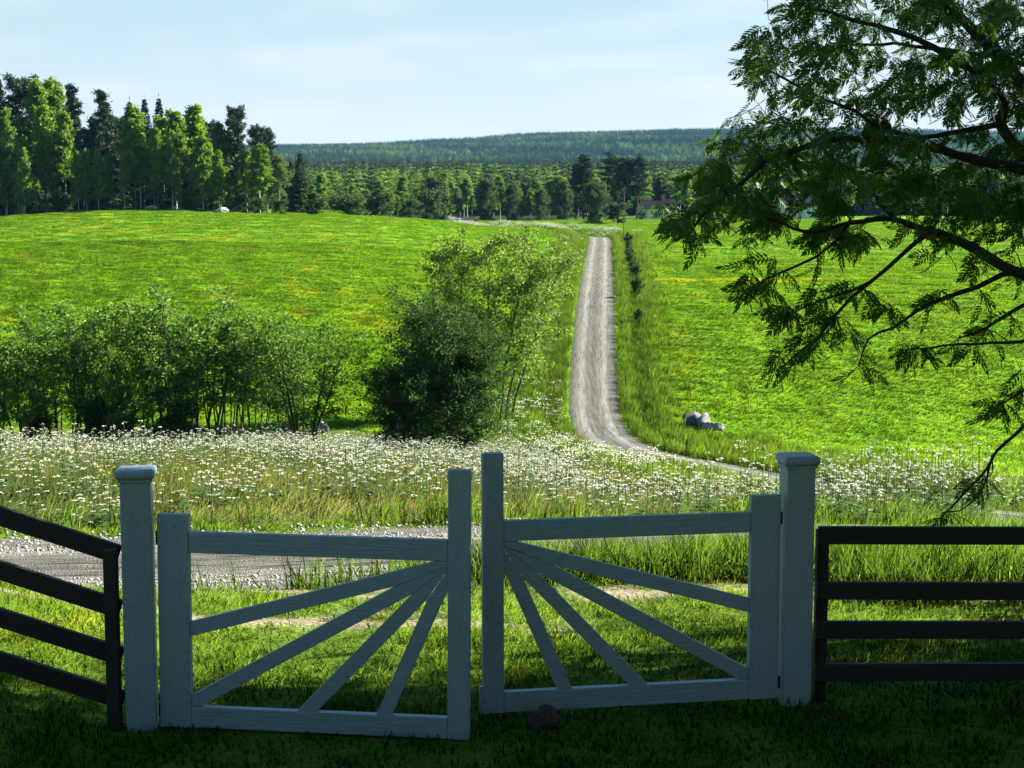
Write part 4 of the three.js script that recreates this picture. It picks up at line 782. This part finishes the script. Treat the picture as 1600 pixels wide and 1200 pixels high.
{ // tell the trees of a row apart by counting along it
  const rows = {};
  scene.children.forEach((o) => { const l = o.userData.label; if (l && /behind the (left field|farmhouses)$|edge of the hill wood$|feet of the thicket trees$|ditch right of the road$/.test(l)) (rows[l] ||= []).push(o); });
  const nth = (n) => n + (n % 10 === 1 && n !== 11 ? 'st' : n % 10 === 2 && n !== 12 ? 'nd' : n % 10 === 3 && n !== 13 ? 'rd' : 'th');
  for (const [l, list] of Object.entries(rows)) list.sort((a, b) => a.position.x / a.position.z < b.position.x / b.position.z ? 1 : -1).forEach((o, k) => { o.userData.label = l + ', ' + nth(k + 1) + ' from the left'; });
}
// ---------------------------------------------------------------- far woods that read as one mass
{
  const low = (seed, h, R, rows, color, broad) => {
    const r = seeded(seed), b = new Build();
    for (let k = 0; k < rows; k++) { const t = k / rows; for (let q = 0; q < (broad ? 16 : 9); q++) { const a = q * (broad ? 0.393 : 0.698) + k + r() * 0.6, w = broad ? R * Math.sin(Math.PI * clamp(0.12 + 0.8 * t)) : R * (1 - t) + 0.1, y = h * lerp(broad ? 0.2 : 0.05, 0.97, t); b.leaf(Math.cos(a) * w * (broad ? 0.15 + 0.45 * r() : 0.25), y + (broad ? 0.5 - r() : 0.5), Math.sin(a) * w * (broad ? 0.15 + 0.45 * r() : 0.25), Math.cos(a) * 0.8, broad ? 0.35 - 0.8 * r() : -0.6, Math.sin(a) * 0.8, Math.cos(a) * 0.5 + (r() - 0.5) * 0.7, 0.7, Math.sin(a) * 0.5 + (r() - 0.5) * 0.7, broad ? w * 0.62 + 0.2 : w + 0.3, broad ? 0.6 : w * 0.7 + 0.25, tone(color, r, 0.4)); } }
    return b.geometry();
  };
  const kinds = [[low(401, 15, 2.6, 12, [0.028, 0.05, 0.022], false), 'dark spruces'], [low(402, 13, 3.2, 9, [0.095, 0.165, 0.02], true), 'pale birches']];
  const lists = [[[], []], [[], []]], r = seeded(403);
  for (let k = 0; k < 30000; k++) {
    const d = Math.sqrt(lerp(445 ** 2, 1250 ** 2, r())), x = lerp(-0.36, 0.36, r()) * d, s = 0.55 + 0.5 * r(), n = fbm(x / 90, d / 120, 3), b = r() < 0.55 + 0.6 * n - 0.15 * smooth(500, 800, d) ? 1 : 0, c = 0.75 + 0.55 * r();
    lists[0][b].push([x, ground(x, d) - 0.5, -d, r() * 6.28, s * 1.1, s, [c, c, c]]);
  }
  for (let k = 0; k < 110000; k++) {
    const d = Math.sqrt(lerp(1250 ** 2, 3420 ** 2, r())), x = lerp(-0.36, 0.36, r()) * d, u = 800 + x / d * FOCAL, s = 0.7 + 0.5 * r(), n = fbm(x / 260, d / 200, 3), q = r();
    if (Math.abs(u - 765) < 70 + 20 * n && d > 1500 && d < 1680) continue;     // a clearing
    const b = q < 0.2 + 0.8 * n ? 1 : 0, c = 0.75 + 0.5 * r() + 0.4 * n;
    lists[1][b].push([x, ground(x, d) - 1, -d, r() * 6.28, s * 1.15, s, [c, c, c]]);
  }
  ['mixed wood beyond the fields', 'wooded ridge on the horizon'].forEach((where, i) => kinds.forEach(([g, what], b) => scatter('forest', `${what} of the ${where}`, g, b ? crownMat : needleMat, lists[i][b])));
}

// ---------------------------------------------------------------- the rowan that hangs over the fence
function pinnate(seed) {                                     // a rowan leaf along +x, drooping towards its tip
  const r = seeded(seed), b = new Build(), L = 0.135, pairs = 6, g = [0.07, 0.14, 0.012];
  const mid = (t) => [L * t, -0.035 * t * t + 0.008 * t, 0];
  b.tube([mid(0), mid(0.35), mid(0.7), mid(1)], [0.0016, 0.0014, 0.001, 0.0006], 3, [0.07, 0.09, 0.03]);
  for (let k = 0; k < pairs; k++) {
    const t = 0.24 + 0.70 * k / (pairs - 1), [x, y] = mid(t), len = 0.042 * (0.8 + 0.35 * Math.sin(Math.PI * (k + 0.7) / pairs)) * (0.9 + 0.2 * r());
    for (const s of [-1, 1]) { const a = 0.95 - 0.09 * k + (r() - 0.5) * 0.2; const f = 0.85 + 0.3 * r(); b.leaf(x, y, 0, Math.cos(a), -0.22 + (r() - 0.5) * 0.25, s * Math.sin(a), (r() - 0.5) * 0.3, 1, -s * 0.25, len, 0.0135, g.map((q) => q * f)); }
  }
  const e = mid(0.98); b.leaf(e[0], e[1], 0, 0.93, -0.36, 0, 0.36, 0.93, 0, 0.045, 0.016, g);
  return b.geometry();
}
{
  const r = seeded(501), D0 = 8.4, trunkFoot = [3.95, 8.9];
  const root = base('rowan_tree', trunkFoot[0], ground(...trunkFoot) - 0.05, -trunkFoot[1]);
  tag(root, 'rowan tree with dark limbs and feathery leaves hanging over the level fence', 'tree');
  const O = root.position, wood = new Build(), nodes = [];
  const P = (u, v, d) => { const p = at(u, v, d); return [p.x - O.x, p.y - O.y, p.z - O.z]; };
  const barkC = [0.075, 0.068, 0.06];
  function limb(px, r0, r1, sides = 7) {                     // [u, v, d] from the trunk outwards
    const c = new THREE.CatmullRomCurve3(px.map((q) => new THREE.Vector3(...P(...q)))), n = Math.max(6, Math.round(c.getLength() / 0.09)), pts = c.getPoints(n).map((p) => [p.x + 0.012 * noise3(p.x * 4, p.y * 4, p.z * 4), p.y + 0.012 * noise3(p.x * 4 + 9, p.y * 4, p.z * 4), p.z]);
    const rad = pts.map((_, k) => lerp(r0, r1, Math.pow(k / n, 0.8)) * (1 + 0.1 * noise2(k * 0.7, r0 * 90)));
    wood.tube(pts, rad, sides, barkC); pts.forEach((p, k) => nodes.push([...p, rad[k]]));
  }
  wood.tube([[0, -0.2, 0], [0.03, 0.5, 0.02], [-0.05, 1.1, 0.05], P(1990, 560, 8.85)], [0.13, 0.105, 0.095, 0.08], 10, barkC);
  wood.tube([P(1990, 560, 8.85), P(2010, 380, 8.9), P(1980, 150, 9.0), P(1990, -150, 9.0), P(1960, -420, 9.1)], [0.08, 0.07, 0.055, 0.04, 0.02], 8, barkC);
  [[1990, 560, 8.85], [2010, 380, 8.9], [1980, 150, 9], [1990, -150, 9]].forEach((q) => nodes.push([...P(...q), 0.05]));
  limb([[1990, 560, 8.85], [1830, 430, 8.6], [1690, 260, 8.4], [1600, 140, 8.3], [1560, 83, 8.3], [1500, 27, 8.3], [1440, -50, 8.3], [1390, -160, 8.4]], 0.055, 0.016);
  limb([[2010, 400, 8.9], [1800, 330, 8.3], [1680, 285, 8.0], [1600, 243, 7.8], [1577, 220, 7.8], [1563, 190, 7.8], [1567, 158, 7.8], [1513, 108, 7.8], [1430, 60, 7.8], [1340, 30, 7.8], [1260, 10, 7.9]], 0.045, 0.008);
  limb([[1563, 195, 7.8], [1500, 207, 7.8], [1427, 213, 7.8], [1340, 180, 7.7], [1260, 140, 7.7], [1200, 110, 7.8]], 0.016, 0.005);
  limb([[1990, 560, 8.85], [1850, 400, 8.3], [1700, 300, 8.0], [1600, 267, 7.8], [1553, 258, 7.8], [1487, 237, 7.8], [1400, 217, 7.8], [1300, 222, 7.8], [1210, 245, 7.8], [1150, 290, 7.8], [1100, 335, 7.8], [1075, 372, 7.8]], 0.04, 0.005);
  limb([[1970, 590, 8.8], [1800, 500, 8.2], [1680, 462, 7.8], [1600, 430, 7.6], [1533, 397, 7.6], [1487, 370, 7.6], [1440, 360, 7.6], [1400, 343, 7.6], [1340, 350, 7.6], [1270, 362, 7.6], [1200, 345, 7.6]], 0.04, 0.006);
  limb([[1455, 363, 7.6], [1431, 382, 7.6], [1356, 440, 7.6], [1315, 477, 7.6], [1270, 534, 7.6], [1240, 560, 7.6], [1212, 580, 7.6]], 0.014, 0.003);
  limb([[1400, 343, 7.6], [1372, 318, 7.6], [1362, 285, 7.6], [1390, 250, 7.7]], 0.012, 0.005);
  limb([[1680, 462, 7.8], [1600, 425, 7.7], [1530, 446, 7.7], [1465, 470, 7.7], [1431, 485, 7.7], [1394, 515, 7.7], [1360, 532, 7.7], [1343, 570, 7.7]], 0.018, 0.003);
  limb([[1690, 470, 7.8], [1600, 480, 7.6], [1560, 500, 7.6], [1520, 520, 7.6], [1500, 530, 7.6]], 0.014, 0.004);
  limb([[1700, 480, 7.8], [1600, 536, 7.5], [1525, 538, 7.5], [1450, 543, 7.5], [1408, 550, 7.5]], 0.010, 0.003);
  limb([[1356, 440, 7.6], [1310, 462, 7.55], [1275, 470, 7.55], [1240, 490, 7.55]], 0.008, 0.003);
  limb([[1330, 350, 7.6], [1290, 395, 7.6], [1250, 415, 7.6], [1190, 440, 7.6], [1165, 455, 7.6]], 0.011, 0.003);
  limb([[1760, 500, 8.1], [1680, 560, 7.6], [1600, 610, 7.5], [1570, 628, 7.5]], 0.012, 0.004);
  limb([[1850, 560, 8.4], [1700, 590, 8.2], [1600, 662, 8.15], [1560, 705, 8.15], [1545, 728, 8.15], [1500, 778, 8.15], [1472, 812, 8.15]], 0.014, 0.004);
  limb([[1548, 722, 8.15], [1530, 770, 8.15], [1500, 795, 8.15], [1482, 800, 8.15]], 0.006, 0.003);
  limb([[1552, 712, 8.15], [1548, 740, 8.15], [1522, 752, 8.15]], 0.005, 0.002);
  limb([[1980, 150, 9], [1850, 60, 8.6], [1740, -40, 8.4], [1600, -120, 8.3], [1450, -200, 8.3]], 0.035, 0.008);
  limb([[1990, 480, 8.9], [1850, 470, 9.4], [1700, 400, 9.7], [1560, 330, 9.8], [1430, 300, 9.8], [1320, 260, 9.8], [1250, 200, 9.8]], 0.035, 0.005);
  limb([[1990, 300, 8.9], [1850, 230, 9.3], [1700, 150, 9.6], [1560, 90, 9.7], [1400, 70, 9.7], [1290, 70, 9.7]], 0.035, 0.005);
  // twigs grow from the nearest wood towards where the leaf sprays hang
  const edge = [[1232, -40], [1225, 5], [1185, 40], [1160, 75], [1178, 130], [1160, 180], [1110, 215], [1075, 265], [1035, 320], [1045, 355], [1100, 372], [1140, 345], [1180, 350], [1165, 400], [1158, 455], [1200, 468], [1235, 430], [1290, 415], [1330, 400], [1420, 385], [1500, 430], [1600, 460], [1700, 480], [1700, -40]];
  const inside = (u, v) => { let c = false; for (let i = 0, j = edge.length - 1; i < edge.length; j = i++) { const [a, b] = edge[i], [e, f] = edge[j]; if ((b > v) !== (f > v) && u < (e - a) * (v - b) / (f - b) + a) c = !c; } return c; };
  const aims = [];
  const thin = [[1060, 350], [1075, 365], [1048, 340], [1095, 350], [1085, 375], [1170, 365], [1160, 400], [1172, 430], [1162, 452], [1190, 445], [1205, 400], [1212, 478], [1228, 500], [1240, 488], [1262, 508], [1285, 500], [1225, 470], [1215, 545], [1235, 560], [1212, 575], [1250, 540], [1262, 560], [1278, 540], [1300, 520], [1320, 515], [1332, 522], [1290, 480], [1345, 550], [1352, 565], [1410, 540], [1425, 545], [1435, 550], [1440, 535], [1500, 520], [1512, 545], [1530, 510], [1560, 540], [1590, 560], [1550, 640], [1562, 630], [1575, 620], [1590, 615], [1525, 752], [1512, 748], [1535, 745], [1475, 806], [1484, 800], [1380, 470], [1400, 490], [1450, 480], [1480, 450], [1540, 470], [1580, 500], [1350, 470], [1330, 440], [1310, 440], [1270, 440], [1290, 455]];
  thin.forEach(([u, v]) => { for (let k = 0; k < 1; k++) { const low = v > 600; aims.push([...P(u + (r() - 0.5) * 16, v + (r() - 0.5) * 14, (low && v > 700 ? 8.1 : 7.55) + (r() - 0.5) * 0.22), 1]); } });
  for (let k = 0; k < 820;) { const u = lerp(1030, 1700, r()), v = lerp(-40, 480, r()); if (!inside(u, v)) continue; k++; if (v > 375 && r() < 0.75) continue; const q = noise2(u / 62, v / 48) + 0.5 * noise2(u / 25, v / 25); if (q < -0.3) continue; aims.push([...P(u, v, lerp(7.3, 10, Math.pow(r(), 1.2))), 0]); }
  for (let k = 0; k < 360; k++) aims.push([gauss(r) * 1.5 - 0.5, 4.7 + gauss(r) * 0.8, gauss(r) * 1.6 + 0.2, 0]);      // the rest of the crown, out of the frame
  for (let k = 0; k < 300; k++) { const u = lerp(1690, 2080, r()), v = lerp(-60, 430, r()); aims.push([...P(u, v, lerp(7.4, 10, r())), 0]); }
  const grown = nodes.length;
  for (const a of aims) { let b = 1e9; for (let k = 0; k < grown; k++) { const n = nodes[k], q = (n[0] - a[0]) ** 2 + (n[1] - a[1]) ** 2 + (n[2] - a[2]) ** 2; if (q < b) b = q; } a.push(b); }
  aims.sort((a, b) => a[4] - b[4]);
  const M = new THREE.Matrix4(), Q = new THREE.Quaternion(), leaves = [], X = new THREE.Vector3(1, 0, 0);
  for (const a of aims) {
    let b = 1e9, n = null; for (const q of nodes) { const e = (q[0] - a[0]) ** 2 + (q[1] - a[1]) ** 2 + (q[2] - a[2]) ** 2; if (e < b) { b = e; n = q; } }
    const dist = Math.sqrt(b); if (dist > 1.6) continue;
    const steps = Math.max(2, Math.round(dist / 0.07)), pts = [], bowX = gauss(r) * 0.12 * dist, bowY = (0.12 + 0.1 * r()) * dist, bowZ = gauss(r) * 0.12 * dist, r0 = Math.min(n[3] * 0.8, 0.0025 + 0.006 * dist);
    for (let k = 0; k <= steps; k++) { const t = k / steps, s = Math.sin(Math.PI * t); pts.push([lerp(n[0], a[0], t) + bowX * s, lerp(n[1], a[1], t) + bowY * s, lerp(n[2], a[2], t) + bowZ * s]); }
    wood.tube(pts, pts.map((_, k) => lerp(r0, 0.0018, k / steps)), 4, barkC);
    pts.forEach((p, k) => { if (k > 0) nodes.push([...p, lerp(r0, 0.0018, k / steps)]); });
    const e = pts[pts.length - 1], f = pts[pts.length - 2], dx = e[0] - f[0], dz = e[2] - f[2], heading = Math.atan2(dz, dx), count = a[3] ? 6 : 7 + Math.floor(r() * 3);
    for (let k = 0; k < count; k++) {
      const back = Math.floor(r() * Math.min(5, pts.length)), p = pts[pts.length - 1 - back], yaw = heading + (r() - 0.5) * 4.2, dip = -0.15 - 0.95 * r();
      const dir = new THREE.Vector3(Math.cos(yaw) * Math.cos(dip), Math.sin(dip), Math.sin(yaw) * Math.cos(dip));
      Q.setFromUnitVectors(X, dir).multiply(new THREE.Quaternion().setFromAxisAngle(X, gauss(r) * 0.7));
      leaves.push([new THREE.Vector3(...p), Q.clone(), 0.5 + 0.45 * r(), a[3], r()]);
    }
  }
  mesh('trunk', wood.geometry(), barkMat, root).userData.label = 'dark trunk, limbs and thin twigs';
  const shapes = [pinnate(511), pinnate(512), pinnate(513)], single = leaves.filter((l) => l[3]).slice(0, 300), rest = leaves.filter((l) => !single.includes(l));
  const leafMat = leafy({ transmission: 0.5, roughness: 0.8, specularIntensity: 0.2 });
  single.forEach(([p, q, s], k) => { const m = mesh('leaf', shapes[k % 3], leafMat, root); m.position.copy(p); m.quaternion.copy(q); m.scale.setScalar(s); });
  shapes.forEach((g, i) => {
    const list = rest.filter((_, k) => k % 3 === i), m = lit(new THREE.InstancedMesh(g, leafMat, list.length)), c = new THREE.Color(); m.name = 'crown';
    list.forEach(([p, q, s, , t], k) => { m.setMatrixAt(k, M.compose(p, q, new THREE.Vector3(s, s, s))); const f = 0.8 + 0.45 * t; m.setColorAt(k, c.setRGB(f, f, f)); });
    m.userData.kind = 'stuff'; root.add(m);
  });
}

// ---------------------------------------------------------------- unseen bushes and trees round the viewpoint, added to shade the lawn and gate
[['darkBush', 7.2, 8.6, 3.4, 'unseen dense bush right of the rowan, added to shade the lawn', 1.1, 0],
  ['darkBush', 8.4, 9.8, 5.0, 'unseen taller bush right of the rowan, added to shade the lawn', 1.0, 0],
  ['darkBush', 9.0, 10.6, 7.2, 'unseen tallest bush right of the rowan, added to shade the lawn', 0.9, 0],
  ['round', 7.5, 0.5, 11, 'unseen large tree right of the viewpoint, added to darken the gate', 1, 0],
  ['round', -1.0, -7.5, 12, 'unseen large tree behind the viewpoint, added to darken the gate', 1.1, 0],
].forEach(([kind, x, d, h, label, wide, k]) => tree(kind, x, d, h, label, 'unseen trees and bushes added for shade round the viewpoint', wide, k));
renderer.render(scene, camera);
